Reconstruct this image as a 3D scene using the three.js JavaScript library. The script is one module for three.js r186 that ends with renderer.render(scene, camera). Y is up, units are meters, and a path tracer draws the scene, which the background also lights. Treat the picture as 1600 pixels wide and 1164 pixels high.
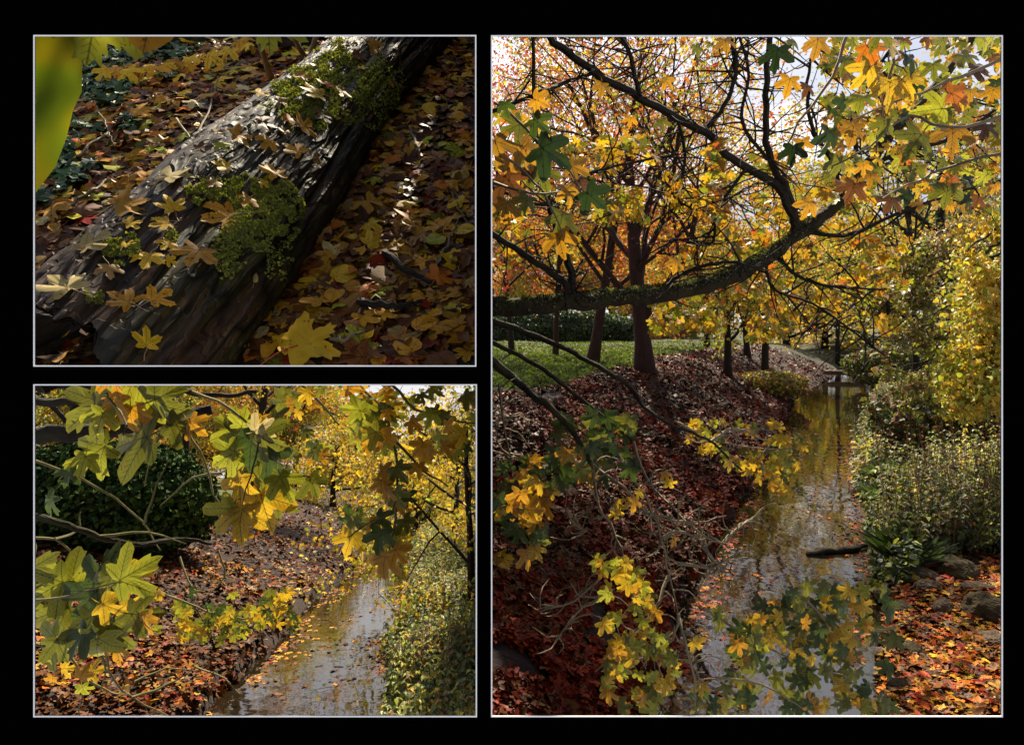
import * as THREE from 'three';
import { mergeGeometries } from 'three/addons/utils/BufferGeometryUtils.js';

// ------------------------------------------------------------------ camera, sky, sun, exposure
const scene = new THREE.Scene();
const EYE = new THREE.Vector3(0, 3.2, 0), F = 1000, CX = 800, CY = 505;      // a photograph 1600 wide: F is the focal length in its pixels, CY its horizon
const camera = new THREE.PerspectiveCamera(2 * Math.atan(582 / F) * 180 / Math.PI, 1600 / 1164, 0.05, 600);
camera.position.copy(EYE);
camera.lookAt(0, EYE.y, -10);
camera.setViewOffset(1600, 1164, 0, 582 - CY, 1600, 1164);
const renderer = new THREE.WebGLRenderer({ antialias: true });
renderer.toneMapping = THREE.LinearToneMapping;
renderer.toneMappingExposure = 2.75;
renderer.shadowMap.enabled = true;

const sunEl = 48 * Math.PI / 180, sunAz = -2 * Math.PI / 180;                 // ahead of the viewer, a little to the right
const SUN = new THREE.Vector3(-Math.cos(sunEl) * Math.sin(sunAz), Math.sin(sunEl), -Math.cos(sunEl) * Math.cos(sunAz));
const sun = new THREE.DirectionalLight(new THREE.Color(1.0, 0.88, 0.68), 5);
sun.position.copy(SUN).multiplyScalar(120);
sun.castShadow = true; sun.shadow.radius = 1.2; sun.shadow.mapSize.set(4096, 4096);
Object.assign(sun.shadow.camera, { left: -70, right: 70, top: 70, bottom: -70, near: 1, far: 320 });
scene.add(sun, sun.target);

// ------------------------------------------------------------------ numbers
const rngOf = (seed) => { let s = seed | 0; return () => { s = (s + 0x6d2b79f5) | 0; let t = Math.imul(s ^ (s >>> 15), 1 | s); t = (t + Math.imul(t ^ (t >>> 7), 61 | t)) ^ t; return ((t ^ (t >>> 14)) >>> 0) / 4294967296; }; };
const hash = (x, y, z = 0) => { let h = Math.imul(x, 374761393) + Math.imul(y, 668265263) + Math.imul(z, 1442695041) | 0; h = Math.imul(h ^ (h >>> 13), 1274126177); return ((h ^ (h >>> 16)) >>> 0) / 4294967296; };
const smooth = (t) => t * t * (3 - 2 * t), lerp = (a, b, t) => a + (b - a) * t, clamp = (x, a = 0, b = 1) => Math.min(b, Math.max(a, x));
const step = (a, b, x) => smooth(clamp((x - a) / (b - a)));
function noise(x, y, z = 0, per = 0) {                                        // value noise 0..1; per > 0 repeats x and y
  const ix = Math.floor(x), iy = Math.floor(y), iz = Math.floor(z), fx = smooth(x - ix), fy = smooth(y - iy), fz = smooth(z - iz);
  const w = per ? (a) => ((a % per) + per) % per : (a) => a, h = (a, b, c) => hash(w(ix + a), w(iy + b), iz + c);
  const l = (c) => lerp(lerp(h(0, 0, c), h(1, 0, c), fx), lerp(h(0, 1, c), h(1, 1, c), fx), fy);
  return lerp(l(0), l(1), fz);
}
function fbm(x, y, z = 0, oct = 4, per = 0) { let s = 0, a = 0.5, n = 0; for (let o = 0; o < oct; o++) { s += a * noise(x, y, z + o * 17, per); n += a; a *= 0.5; x *= 2; y *= 2; z *= 2; if (per) per *= 2; } return s / n; }
const V = (x, y, z) => new THREE.Vector3(x, y, z);
const at = (px, py, d) => V(EYE.x + (px - CX) / F * d, EYE.y - (py - CY) / F * d, -d);      // the point at depth d on a line of sight
const rgb = (r, g, b) => new THREE.Color().setRGB(r, g, b);

// ------------------------------------------------------------------ the sky
{
  const W = 1024, H = 512, data = new Float32Array(W * H * 4), d = V(0, 0, 0);
  for (let j = 0; j < H; j++) for (let i = 0; i < W; i++) {
    const el = ((j + 0.5) / H - 0.5) * Math.PI, az = ((i + 0.5) / W - 0.5) * 2 * Math.PI;
    d.set(Math.cos(el) * Math.cos(az), Math.sin(el), Math.cos(el) * Math.sin(az));
    const up = clamp(Math.sin(Math.max(el, 0))), ang = Math.acos(clamp(d.dot(SUN), -1, 1));
    const hz = Math.pow(1 - up, 4.6);
    let r = lerp(0.11, 0.98, hz), g = lerp(0.24, 1.02, hz), b = lerp(0.58, 1.10, hz);
    const halo = 2.4 * Math.exp(-ang * ang / 0.28) + 0.5 * Math.exp(-ang * ang / 1.1);
    const cl = step(0.50, 0.66, fbm(d.x * 3.1 + 11.3, d.z * 3.1 + 4.2, d.y * 5 + 3.7, 5)) * step(-0.02, 0.05, el);
    const cw = 0.95 + 2.4 * Math.exp(-ang * ang / 0.7);
    r = lerp(r + halo, cw, cl * 0.9); g = lerp(g + halo * 0.95, cw * 0.97, cl * 0.9); b = lerp(b + halo * 0.88, cw * 1.0, cl * 0.9);
    if (el < 0) { r = 1.40; g = 1.38; b = 1.42; }
    const o = (j * W + i) * 4, k = 0.235; data[o] = r * k; data[o + 1] = g * k; data[o + 2] = b * k; data[o + 3] = 1;
  }
  const t = new THREE.DataTexture(data, W, H, THREE.RGBAFormat, THREE.FloatType);
  t.mapping = THREE.EquirectangularReflectionMapping; t.magFilter = THREE.LinearFilter; t.minFilter = THREE.LinearFilter; t.needsUpdate = true;
  scene.background = t; scene.environment = t;
}

// ------------------------------------------------------------------ helpers for things
const taken = new Map();
function numbered(name) { const n = taken.get(name) ?? 0; taken.set(name, n + 1); return n ? name + '_' + String(n).padStart(3, '0') : name; }
function tag(o, label, category, group) { o.userData.label = label; o.userData.category = category; if (group) o.userData.group = group; return o; }
function lit(o) { o.castShadow = true; o.receiveShadow = true; return o; }
function mesh(name, geo, mat, parent) { const m = lit(new THREE.Mesh(geo, mat)); m.name = parent ? name : numbered(name); (parent ?? scene).add(m); return m; }
function group(name, label, category, grp) { const g = new THREE.Group(); g.name = numbered(name); scene.add(g); return tag(g, label, category, grp); }
function structure(name, geo, mat) { const m = mesh(name, geo, mat); m.userData.kind = 'structure'; return m; }
const UNIT = V(1, 1, 1), M4 = () => new THREE.Matrix4();
function copies(name, geo, mat, list, parent, label, category) {              // list: [position, quaternion, size, colour]
  const m = lit(new THREE.InstancedMesh(geo, mat, list.length)), x = M4(), s = V(1, 1, 1);
  list.forEach(([p, q, k, c], i) => { m.setMatrixAt(i, x.compose(p, q, k.isVector3 ? k : s.set(k, k, k))); m.setColorAt(i, c); });
  m.name = parent ? name : numbered(name); m.userData.kind = 'stuff';
  if (label) tag(m, label, category);
  (parent ?? scene).add(m); return m;
}
const qx = V(0, 0, 0), qy = V(0, 0, 0), qz = V(0, 0, 0), qm = M4();
function turnTo(tip, normal) {                                                // a leaf's tip is its +y, its upper face +z
  qy.copy(tip).normalize(); qz.copy(normal).addScaledVector(qy, -normal.dot(qy)); if (qz.lengthSq() < 1e-6) qz.set(qy.y, qy.z, qy.x).addScaledVector(qy, -(qy.y * qy.x + qy.z * qy.y + qy.x * qy.z));
  qz.normalize(); qx.crossVectors(qy, qz);
  return new THREE.Quaternion().setFromRotationMatrix(qm.makeBasis(qx, qy, qz));
}
const ball = (r) => { let v; do v = V(r() * 2 - 1, r() * 2 - 1, r() * 2 - 1); while (v.lengthSq() > 1); return v; };

// ------------------------------------------------------------------ textures
function texture(size, fn, srgb = true, w = size) {
  const data = new Uint8Array(w * size * 4);
  for (let j = 0; j < size; j++) for (let i = 0; i < w; i++) { const c = fn(i / w, j / size), o = (j * w + i) * 4; data[o] = clamp(c[0]) * 255; data[o + 1] = clamp(c[1]) * 255; data[o + 2] = clamp(c[2]) * 255; data[o + 3] = 255; }
  const t = new THREE.DataTexture(data, w, size); t.wrapS = t.wrapT = THREE.RepeatWrapping; t.magFilter = THREE.LinearFilter; t.minFilter = THREE.LinearMipmapLinearFilter; t.generateMipmaps = true;
  if (srgb) t.colorSpace = THREE.SRGBColorSpace; t.needsUpdate = true; return t;
}
const again = (t, x, y) => { const c = t.clone(); c.repeat.set(x, y); c.needsUpdate = true; return c; };
function leafTexture(seed, vein, spots) {                                     // whitish, so that the leaf's own colour multiplies it
  const S = 256, r = rngOf(seed), c = document.createElement('canvas'); c.width = c.height = S; const g = c.getContext('2d');
  g.fillStyle = '#eee9dc'; g.fillRect(0, 0, S, S);
  const dot = (x, y, rad, col) => { g.fillStyle = col; g.beginPath(); g.arc(x, y, rad, 0, 7); g.fill(); };
  for (let i = 0; i < 260; i++) dot(r() * S, r() * S, 4 + r() * 16, ['rgba(255,255,240,0.08)', 'rgba(190,150,70,0.10)', 'rgba(150,170,70,0.10)', 'rgba(225,190,120,0.10)'][i & 3]);
  const X = (x) => (x * 0.5 + 0.5) * S, Y = (y) => S - (y + 0.3) / 1.35 * S;
  for (const [deg, len] of [[0, 0.96], [53, 0.86], [-53, 0.86], [108, 0.5], [-108, 0.5]]) {
    const a = deg * Math.PI / 180, dx = Math.sin(a), dy = Math.cos(a);
    g.strokeStyle = vein; g.lineWidth = 3.2; g.beginPath(); g.moveTo(X(0), Y(0)); g.lineTo(X(dx * len), Y(dy * len)); g.stroke();
    g.lineWidth = 1.3;
    for (let k = 0.22; k < 0.9; k += 0.13) for (const s of [-1, 1]) { const b = a + s * 0.72, l = 0.24 * (1 - k * 0.6); g.beginPath(); g.moveTo(X(dx * len * k), Y(dy * len * k)); g.lineTo(X(dx * len * k + Math.sin(b) * l), Y(dy * len * k + Math.cos(b) * l)); g.stroke(); }
  }
  for (let i = 0; i < spots; i++) dot(r() * S, r() * S, 0.6 + Math.pow(r(), 4) * 7, 'rgba(70,38,14,' + (0.3 + r() * 0.5) + ')');
  const t = new THREE.CanvasTexture(c); t.colorSpace = THREE.SRGBColorSpace; return t;
}
const texFresh = [leafTexture(1, 'rgba(70,80,20,0.55)', 26), leafTexture(2, 'rgba(80,80,20,0.5)', 60)];
const texFallen = [leafTexture(3, 'rgba(120,70,20,0.45)', 60), leafTexture(4, 'rgba(100,55,20,0.5)', 190), leafTexture(5, 'rgba(250,240,205,0.45)', 110)];
const barkBump = texture(512, (u, v) => { const f = 1 - Math.abs(2 * fbm(u * 18, v * 5 + 0.6 * fbm(u * 6, v * 6, 3, 3, 6), 0, 4, 18) - 1); const k = 0.65 * f + 0.35 * fbm(u * 40, v * 40, 9, 3, 40); return [k, k, k]; }, false);
const barkMap = texture(512, (u, v) => { const f = fbm(u * 16, v * 4, 5, 4, 16), m = step(0.52, 0.7, fbm(u * 7, v * 7, 21, 4, 7)), l = step(0.62, 0.72, fbm(u * 22, v * 22, 31, 3, 22)); const b = 0.45 + 0.55 * f; let c = [b * 0.82, b * 0.70, b * 0.58]; c = [lerp(c[0], 0.52, m * 0.6), lerp(c[1], 0.58, m * 0.6), lerp(c[2], 0.22, m * 0.6)]; return [lerp(c[0], 0.8, l * 0.4), lerp(c[1], 0.82, l * 0.4), lerp(c[2], 0.7, l * 0.4)]; });
const grainMap = texture(512, (u, v) => { const f = fbm(u * 60, v * 3, 2, 4, 3) , k = 0.55 + 0.5 * fbm(u * 12, v * 3, 7, 4, 3) * f * 1.6, s = step(0.6, 0.75, fbm(u * 20, v * 10, 4, 3, 10)); return [k * 0.96, k * 0.88 + s * 0.03, k * 0.78]; });
const soilMap = texture(512, (u, v) => { const f = fbm(u * 24, v * 24, 0, 5, 24), g = fbm(u * 5, v * 5, 9, 3, 5), k = 0.35 + 0.6 * f * (0.6 + 0.6 * g); return [k, k * 0.86, k * 0.74]; });
const soilBump = texture(512, (u, v) => { const k = fbm(u * 30, v * 30, 6, 5, 30); return [k, k, k]; }, false);
const ripple = texture(512, (u, v) => { const k = fbm(u * 9, v * 9, 0, 3, 9); return [k, k, k]; }, false);

// ------------------------------------------------------------------ leaf shapes
const OUT_FINE = [[0, 1], [5, 0.95], [9, 0.84], [14, 0.83], [17, 0.74], [18, 0.58], [24, 0.42], [35, 0.6], [39, 0.74], [43, 0.86], [50, 0.86], [55, 0.92], [61, 0.8], [66, 0.76], [70, 0.58], [80, 0.38], [93, 0.48], [104, 0.55], [116, 0.48], [140, 0.22], [180, 0.05]];
const OUT_LOW = [[0, 1], [14, 0.84], [23, 0.45], [39, 0.8], [53, 0.93], [67, 0.72], [80, 0.4], [108, 0.56], [145, 0.2], [180, 0.05]];
const OUT_JAG = [[0, 1], [5, 0.86], [11, 0.9], [13, 0.74], [19, 0.76], [22, 0.56], [30, 0.66], [33, 0.8], [38, 0.78], [42, 0.92], [50, 1.0], [54, 0.86], [60, 0.86], [63, 0.72], [71, 0.7], [77, 0.52], [88, 0.62], [94, 0.6], [104, 0.7], [112, 0.56], [124, 0.46], [148, 0.2], [180, 0.05]];
const OUT_OVAL = [[0, 1], [8, 0.86], [16, 0.72], [26, 0.58], [40, 0.44], [60, 0.34], [90, 0.26], [125, 0.16], [180, 0.06]];
const OUT_BLOB = [[0, 1], [16, 0.9], [34, 0.78], [55, 0.62], [85, 0.5], [120, 0.36], [180, 0.1]];
function leafShape(half, seed, curl = 0.25, fold = 0.25, stem = 0.5, wide = 1, ring = true) {
  const r = rngOf(seed), pts = [];
  const full = [...half, ...half.slice(1, -1).reverse().map(([a, d]) => [360 - a, d])];
  for (const [a, d] of full) { const t = a * Math.PI / 180, k = d * (0.93 + 0.14 * r()); pts.push([Math.sin(t) * k * wide, Math.cos(t) * k]); }
  const off = half === OUT_OVAL || half === OUT_BLOB ? -0.1 : 0, bend = (r() - 0.5) * 0.5, tw = (r() - 0.5) * 0.5, ph = r() * 6;
  const P = [], UV = [], I = [];
  const put = (x, y) => { const rr = x * x + (y - 0.3) * (y - 0.3); P.push(x, y + off, -curl * rr + fold * Math.abs(x) * 0.6 + bend * y * y * 0.5 + tw * x * y + 0.05 * Math.sin(ph + x * 7 + y * 5)); UV.push(x * 0.5 + 0.5, (y + 0.3) / 1.35); return P.length / 3 - 1; };
  const o = put(0, 0.12), n = pts.length, outer = pts.map(([x, y]) => put(x, y));
  if (ring) {
    const inner = pts.map(([x, y]) => { const d = Math.hypot(x, y - 0.12), k = Math.min(0.55, 0.3 / d); return put(x * k, 0.12 + (y - 0.12) * k); });
    for (let i = 0; i < n; i++) { const j = (i + 1) % n; I.push(o, inner[j], inner[i], inner[i], inner[j], outer[j], inner[i], outer[j], outer[i]); }
  } else for (let i = 0; i < n; i++) I.push(o, outer[(i + 1) % n], outer[i]);
  if (stem) { const w = 0.018, b = P.length / 3, k = (r() - 0.5) * 0.5; P.push(-w, 0.1 + off, 0.0, w, 0.1 + off, 0.0, -w + k * 0.4, -stem * 0.5, 0.04, w + k * 0.4, -stem * 0.5, 0.04, k, -stem, -0.02); UV.push(0.5, 0.3, 0.52, 0.3, 0.5, 0.2, 0.52, 0.2, 0.5, 0.1); I.push(b, b + 2, b + 1, b + 1, b + 2, b + 3, b + 2, b + 4, b + 3); }
  const g = new THREE.BufferGeometry();
  g.setAttribute('position', new THREE.Float32BufferAttribute(P, 3)); g.setAttribute('uv', new THREE.Float32BufferAttribute(UV, 2)); g.setIndex(I); g.computeVertexNormals(); return g;
}
const geoMaple = [1, 2, 3, 4, 5].map((s) => leafShape(OUT_FINE, s, 0.15 + 0.08 * s, 0.3, 0.55));
const geoMapleFlat = [11, 12, 13, 14].map((s) => leafShape(OUT_FINE, s, 0.05, 0.08, 0.0));
const geoJag = leafShape(OUT_JAG, 21, 0.12, 0.15, 0.0);
const geoLow = [31, 32, 33].map((s) => leafShape(OUT_LOW, s, 0.3, 0.35, 0.4, 1, false));
const geoOval = [41, 42, 43].map((s) => leafShape(OUT_OVAL, s, 0.35, 0.5, 0.2, 1.25, false));
const geoBlob = [51, 52].map((s) => leafShape(OUT_BLOB, s, 0.4, 0.4, 0.25, 1, false));
const geoTiny = leafShape([[0, 1], [28, 0.66], [70, 0.5], [125, 0.3], [180, 0.1]], 61, 0.4, 0.5, 0, 1.1, false);
const geoStar = leafShape([[0, 1], [22, 0.46], [52, 0.9], [80, 0.42], [112, 0.5], [180, 0.1]], 62, 0.3, 0.3, 0, 1, false);

const C = { yellow: rgb(0.66, 0.44, 0.025), gold: rgb(0.58, 0.30, 0.018), lime: rgb(0.36, 0.38, 0.03), olive: rgb(0.16, 0.17, 0.018), green: rgb(0.06, 0.10, 0.014), dark: rgb(0.022, 0.045, 0.010), orange: rgb(0.52, 0.16, 0.014), red: rgb(0.40, 0.055, 0.014), crimson: rgb(0.22, 0.025, 0.012), brown: rgb(0.15, 0.06, 0.02), umber: rgb(0.07, 0.03, 0.015), tan: rgb(0.36, 0.22, 0.09), pale: rgb(0.52, 0.43, 0.22), ivy: rgb(0.03, 0.065, 0.014), ochre: rgb(0.42, 0.22, 0.02) };
function mixer(weights) { const e = Object.entries(weights), t = e.reduce((s, x) => s + x[1], 0); return (u) => { u *= t; for (const [k, w] of e) { if ((u -= w) <= 0) return C[k]; } return C[e[0][0]]; }; }
const vary = (c, r, k = 0.3) => { const b = 1 + (r() - 0.5) * 2 * k; return new THREE.Color(c.r * b * (1 + (r() - 0.5) * 0.2), c.g * b * (1 + (r() - 0.5) * 0.2), c.b * b); };

const leafLook = { side: THREE.DoubleSide, roughness: 1, metalness: 0, transmission: 0.45, thickness: 0, clearcoat: 0.35, clearcoatRoughness: 0.4, ior: 1.4 };
const matFoliage = new THREE.MeshPhysicalMaterial({ ...leafLook, color: 0xffffff });
const matFoliageMap = texFresh.map((map) => new THREE.MeshPhysicalMaterial({ ...leafLook, color: 0xffffff, map }));
const matLitter = texFallen.map((map) => new THREE.MeshPhysicalMaterial({ side: THREE.DoubleSide, color: 0xffffff, map, roughness: 0.5, specularIntensity: 0.16 }));
const matBush = new THREE.MeshPhysicalMaterial({ side: THREE.DoubleSide, color: 0xffffff, roughness: 0.9, specularIntensity: 0.25 });
const matIvy = new THREE.MeshPhysicalMaterial({ side: THREE.DoubleSide, color: 0xffffff, roughness: 0.5, specularIntensity: 0.5 });
const leafMats = new Map();
function leafMat(colour, fresh, v) {                                          // one material per colour, freshness and print
  const key = colour + fresh + v; if (!leafMats.has(key)) leafMats.set(key, fresh ? new THREE.MeshPhysicalMaterial({ ...leafLook, color: C[colour], map: texFresh[v % 2] }) : new THREE.MeshPhysicalMaterial({ side: THREE.DoubleSide, color: C[colour], map: texFallen[v % 3], roughness: 0.6, specularIntensity: 0.3 })); return leafMats.get(key);
}
const matBark = new THREE.MeshStandardMaterial({ color: rgb(0.05, 0.04, 0.03), map: barkMap, bumpMap: barkBump, bumpScale: 0.02, roughness: 0.95 });
const matBarkRed = new THREE.MeshStandardMaterial({ color: rgb(0.10, 0.034, 0.024), map: barkMap, bumpMap: barkBump, bumpScale: 0.02, roughness: 0.9 });
const matBarkMoss = new THREE.MeshStandardMaterial({ color: rgb(0.075, 0.07, 0.032), map: barkMap, bumpMap: barkBump, bumpScale: 0.03, roughness: 1 });
const matTwig = new THREE.MeshStandardMaterial({ color: rgb(0.19, 0.15, 0.085), bumpMap: barkBump, bumpScale: 0.006, roughness: 0.8 });
const matTwigMoss = new THREE.MeshStandardMaterial({ color: rgb(0.15, 0.13, 0.05), bumpMap: barkBump, bumpScale: 0.006, roughness: 0.95 });
const matStem = new THREE.MeshStandardMaterial({ color: rgb(0.42, 0.28, 0.14), roughness: 0.6 });

// ------------------------------------------------------------------ stems and boughs
function tube(points, radii, sides = 6, smoothIt = 0, wob = 0, seed = 1) {    // tapered, with a rounded tip; uv in metres
  let P = points, R = radii;
  if (smoothIt) { const c = new THREE.CatmullRomCurve3(points, false, 'centripetal'), r = rngOf(seed); P = []; R = []; for (let i = 0; i <= smoothIt; i++) { const t = i / smoothIt, k = t * (radii.length - 1), a = Math.min(Math.floor(k), radii.length - 2); P.push(c.getPoint(t).addScaledVector(ball(r), i && i < smoothIt ? wob : 0)); R.push(lerp(radii[a], radii[a + 1], k - a)); } }
  const n = P.length, pos = [], uv = [], idx = [], t = V(0, 0, 0), a = V(0, 0, 0), b = V(0, 0, 0), p = V(0, 0, 0); let len = 0;
  for (let i = 0; i < n; i++) {
    t.subVectors(P[Math.min(i + 1, n - 1)], P[Math.max(i - 1, 0)]).normalize();
    if (!i) { a.set(t.y, t.z, -t.x).cross(t).normalize(); } else { a.addScaledVector(t, -a.dot(t)).normalize(); len += P[i].distanceTo(P[i - 1]); }
    b.crossVectors(t, a);
    for (let k = 0; k <= sides; k++) { const th = k / sides * Math.PI * 2; p.copy(P[i]).addScaledVector(a, Math.cos(th) * R[i]).addScaledVector(b, Math.sin(th) * R[i]); pos.push(p.x, p.y, p.z); uv.push(k / sides * Math.max(0.3, Math.round(R[0] * 6.28 / 0.3) * 0.3), len); }
  }
  for (let i = 0; i < n - 1; i++) for (let k = 0; k < sides; k++) { const o = i * (sides + 1) + k; idx.push(o, o + 1, o + sides + 1, o + 1, o + sides + 2, o + sides + 1); }
  for (const [i, s] of [[0, 1], [n - 1, -1]]) { const c = pos.length / 3; pos.push(P[i].x, P[i].y, P[i].z); uv.push(0, 0); for (let k = 0; k < sides; k++) { const o = i * (sides + 1) + k; if (s > 0) idx.push(c, o + 1, o); else idx.push(c, o, o + 1); } }
  const g = new THREE.BufferGeometry(); g.setAttribute('position', new THREE.Float32BufferAttribute(pos, 3)); g.setAttribute('uv', new THREE.Float32BufferAttribute(uv, 2)); g.setIndex(idx); g.computeVertexNormals(); return g;
}
// a tree in its own axes: base at the origin, y up
function grow({ height, radius, seed, first = 0.35, limbs = 6, spread = 0.9, levels = 4, droop = 0.1, lean = [0, 0], reach = 0.62, leafGap = 0.25, sides = 6, split = [2, 3] }) {
  const r = rngOf(seed), trunk = [], limbSets = [], leaves = [];
  const run = (p0, dir, len, rad, level, set) => {
    const k = level === 0 ? 7 : level < 3 ? 5 : 3, P = [p0.clone()], R = [rad], d = dir.clone(), p = p0.clone();
    for (let i = 1; i <= k; i++) { d.addScaledVector(ball(r), level ? 0.22 : 0.07); d.y += level === 0 ? 0.05 : level === 1 ? 0.06 : -droop; d.normalize(); p.addScaledVector(d, len / k); P.push(p.clone()); R.push(rad * lerp(1, level === 0 ? 0.45 : 0.5, i / k)); }
    (level ? set : trunk).push(tube(P, level === 0 ? R.map((x, i) => i ? x : x * 1.35) : R, level === 0 ? 10 : level === 1 ? sides : level === 2 ? 5 : 3));
    if (level >= levels) { for (let s = 0; s < len; s += leafGap) { const t = clamp(s / len) * k, i = Math.min(Math.floor(t), k - 1); leaves.push(P[i].clone().lerp(P[i + 1], t - i)); } return; }
    const n = level === 0 ? limbs : split[0] + Math.floor(r() * (split[1] - split[0] + 1)) + (level === 1 ? 2 : 0);
    for (let j = 0; j < n; j++) {
      const t = (level === 0 ? first + (1 - first) * (j + 0.5) / n : 0.3 + 0.7 * (j + 0.6) / n) * k, i = Math.min(Math.floor(t), k - 1), q = P[i].clone().lerp(P[i + 1], t - i), az = level === 0 ? j * 2.4 + r() * 0.7 : r() * 6.283;
      const along = P[i + 1].clone().sub(P[i]).normalize(), side = V(Math.cos(az), 0.1, Math.sin(az)); if (level) side.copy(ball(r)); side.addScaledVector(along, -side.dot(along)).normalize();
      const w = spread * (0.7 + 0.6 * r()), nd = along.multiplyScalar(Math.cos(w)).addScaledVector(side, Math.sin(w));
      const ns = level === 0 ? [] : set; if (level === 0) limbSets.push(ns);
      run(q, nd, len * reach * (level === 0 ? 0.95 - 0.35 * j / n : 0.75 + 0.4 * r()), Math.max(0.006, R[i] * (level === 0 ? 0.5 : 0.55)), level + 1, ns);
    }
  };
  run(V(0, -0.15, 0), V(lean[0], 1, lean[1]).normalize(), height, radius, 0, null);
  return { trunk: mergeGeometries(trunk), limbs: limbSets.map((s) => mergeGeometries(s)), leaves };
}
const Q0 = new THREE.Quaternion();
function tree({ name = 'autumn_tree', label, category = 'tree', grp, pos, quat = Q0, bark = matBark, leafSize = 0.1, perPoint = 3, scatter = 0.3, mix, leafGeo = geoStar, keep = () => true, clump = 1.2, turnY = 0, ...shape }) {
  const t = group(name, label, category, grp), g = grow(shape), r = rngOf(shape.seed + 77), spin = new THREE.Quaternion().setFromAxisAngle(V(0, 1, 0), turnY);
  t.position.copy(pos); t.quaternion.copy(quat).multiply(spin);
  mesh('trunk', g.trunk, bark, t);
  for (const l of g.limbs) mesh('limb', l, bark, t);
  const pick = mixer(mix), list = [], w = V(0, 0, 0);
  for (const p of g.leaves) for (let k = 0; k < perPoint; k++) {
    const q = p.clone().addScaledVector(ball(r), scatter); w.copy(q).applyQuaternion(t.quaternion).add(t.position);
    if (!keep(w)) continue;
    const u = clamp(0.65 * ((fbm(q.x / clump, q.y / clump, q.z / clump, 2) - 0.5) * 2.2 + 0.5) + 0.35 * r());
    list.push([q, turnTo(ball(r).add(V(0, -0.8, 0)), ball(r).add(V(0, 0.35, 0.2))), leafSize * (0.65 + 0.7 * r()), vary(pick(u), r, 0.25)]);
  }
  if (list.length) copies('crown', leafGeo, matFoliage, list, t);
  return t;
}

// weeds: upright stalks with pairs of leaves; they grow into the two lists
const stalkUnit = tube([V(0, 0, 0), V(0.02, 0.5, 0.01), V(0, 1, 0)], [0.5, 0.4, 0.2], 4);
function weed(r, base, up, h, size, pick, stalks, blades) {
  const dir = up.clone().addScaledVector(ball(r), 0.22).normalize(), q = new THREE.Quaternion().setFromUnitVectors(V(0, 1, 0), dir); let a = r() * 6.283; const c0 = pick(r());
  stalks.push([base, q, V(0.009, h, 0.009), vary(C.olive, r, 0.4)]);
  for (let t = 0.3; t <= 1.001; t += 0.14) { a += 1.57; for (const s of [0, 3.1416]) { const o = V(Math.cos(a + s), 0, Math.sin(a + s)), k = size * (1.25 - 0.75 * t) * (0.7 + 0.6 * r()); blades.push([base.clone().addScaledVector(dir, h * t).addScaledVector(o, k * 0.15), turnTo(o.clone().addScaledVector(V(0, 1, 0), -0.15 - 0.5 * r()), dir.clone().addScaledVector(o, 0.2).addScaledVector(ball(r), 0.35)), k, vary(r() < 0.7 ? c0 : pick(r()), r, 0.3)]); } }
}

// ------------------------------------------------------------------ the black board with three windows
const WALL_D = 1.0;
{
  const b = group('mount_board', 'matt black board with three white edged rectangular windows', 'board');
  const k = WALL_D / F, X = (px) => (px - CX) * k, Y = (py) => EYE.y - (py - CY) * k, Z = -WALL_D;
  const win = [[53.5, 56.5, 743, 571.5], [53.5, 601.5, 744, 1118.5], [768.5, 57, 1565.5, 1118.5]];
  const s = new THREE.Shape([[-1.7, -1.5], [1.7, -1.5], [1.7, 1.15], [-1.7, 1.15]].map(([x, y]) => new THREE.Vector2(x, EYE.y + y)));
  for (const [x0, y0, x1, y1] of win) s.holes.push(new THREE.Path([[x0 - 1, y0 - 1], [x0 - 1, y1 + 1], [x1 + 1, y1 + 1], [x1 + 1, y0 - 1]].map(([x, y]) => new THREE.Vector2(X(x), Y(y)))));
  const g = new THREE.ExtrudeGeometry(s, { depth: 0.003, bevelEnabled: false }); g.translate(0, 0, Z - 0.003);
  const black = new THREE.MeshPhysicalMaterial({ color: rgb(0.0006, 0.0006, 0.0007), roughness: 1, specularIntensity: 0 });
  mesh('board', g, black, b);
  // a black divider runs back from the board and keeps the places apart
  const dv = new THREE.ExtrudeGeometry(new THREE.Shape([[1.0, -0.9], [12, -7], [12, 8.4], [1.0, 1.0]].map(([d, y]) => new THREE.Vector2(d, y))), { depth: 0.012, bevelEnabled: false }), dm = mesh('divider', dv, black, b);
  dm.position.set(0, EYE.y, 0); dm.rotation.y = Math.PI / 2 + 0.0435;
  const white = new THREE.MeshStandardMaterial({ color: rgb(0.88, 0.88, 0.87), roughness: 0.8 });
  for (const [x0, y0, x1, y1] of win) {
    const w = 1.3, f = new THREE.Shape([[x0 - w, y0 - w], [x1 + w, y0 - w], [x1 + w, y1 + w], [x0 - w, y1 + w]].map(([x, y]) => new THREE.Vector2(X(x), Y(y))));
    f.holes.push(new THREE.Path([[x0 + 0.7, y0 + 0.7], [x0 + 0.7, y1 - 0.7], [x1 - 0.7, y1 - 0.7], [x1 - 0.7, y0 + 0.7]].map(([x, y]) => new THREE.Vector2(X(x), Y(y)))));
    const fg = new THREE.ExtrudeGeometry(f, { depth: 0.0012, bevelEnabled: false }); fg.translate(0, 0, Z + 0.0005);
    mesh('window_edge', fg, white, b);
  }
}
// the three places lie side by side behind the windows: the log bank upper left, the sloping stream lower left, the level stream to the right
const DIVIDE = -0.043;
const inRight = (p) => p.x > DIVIDE * -p.z + 0.0, inLeft = (p) => p.x < DIVIDE * -p.z;

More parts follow.
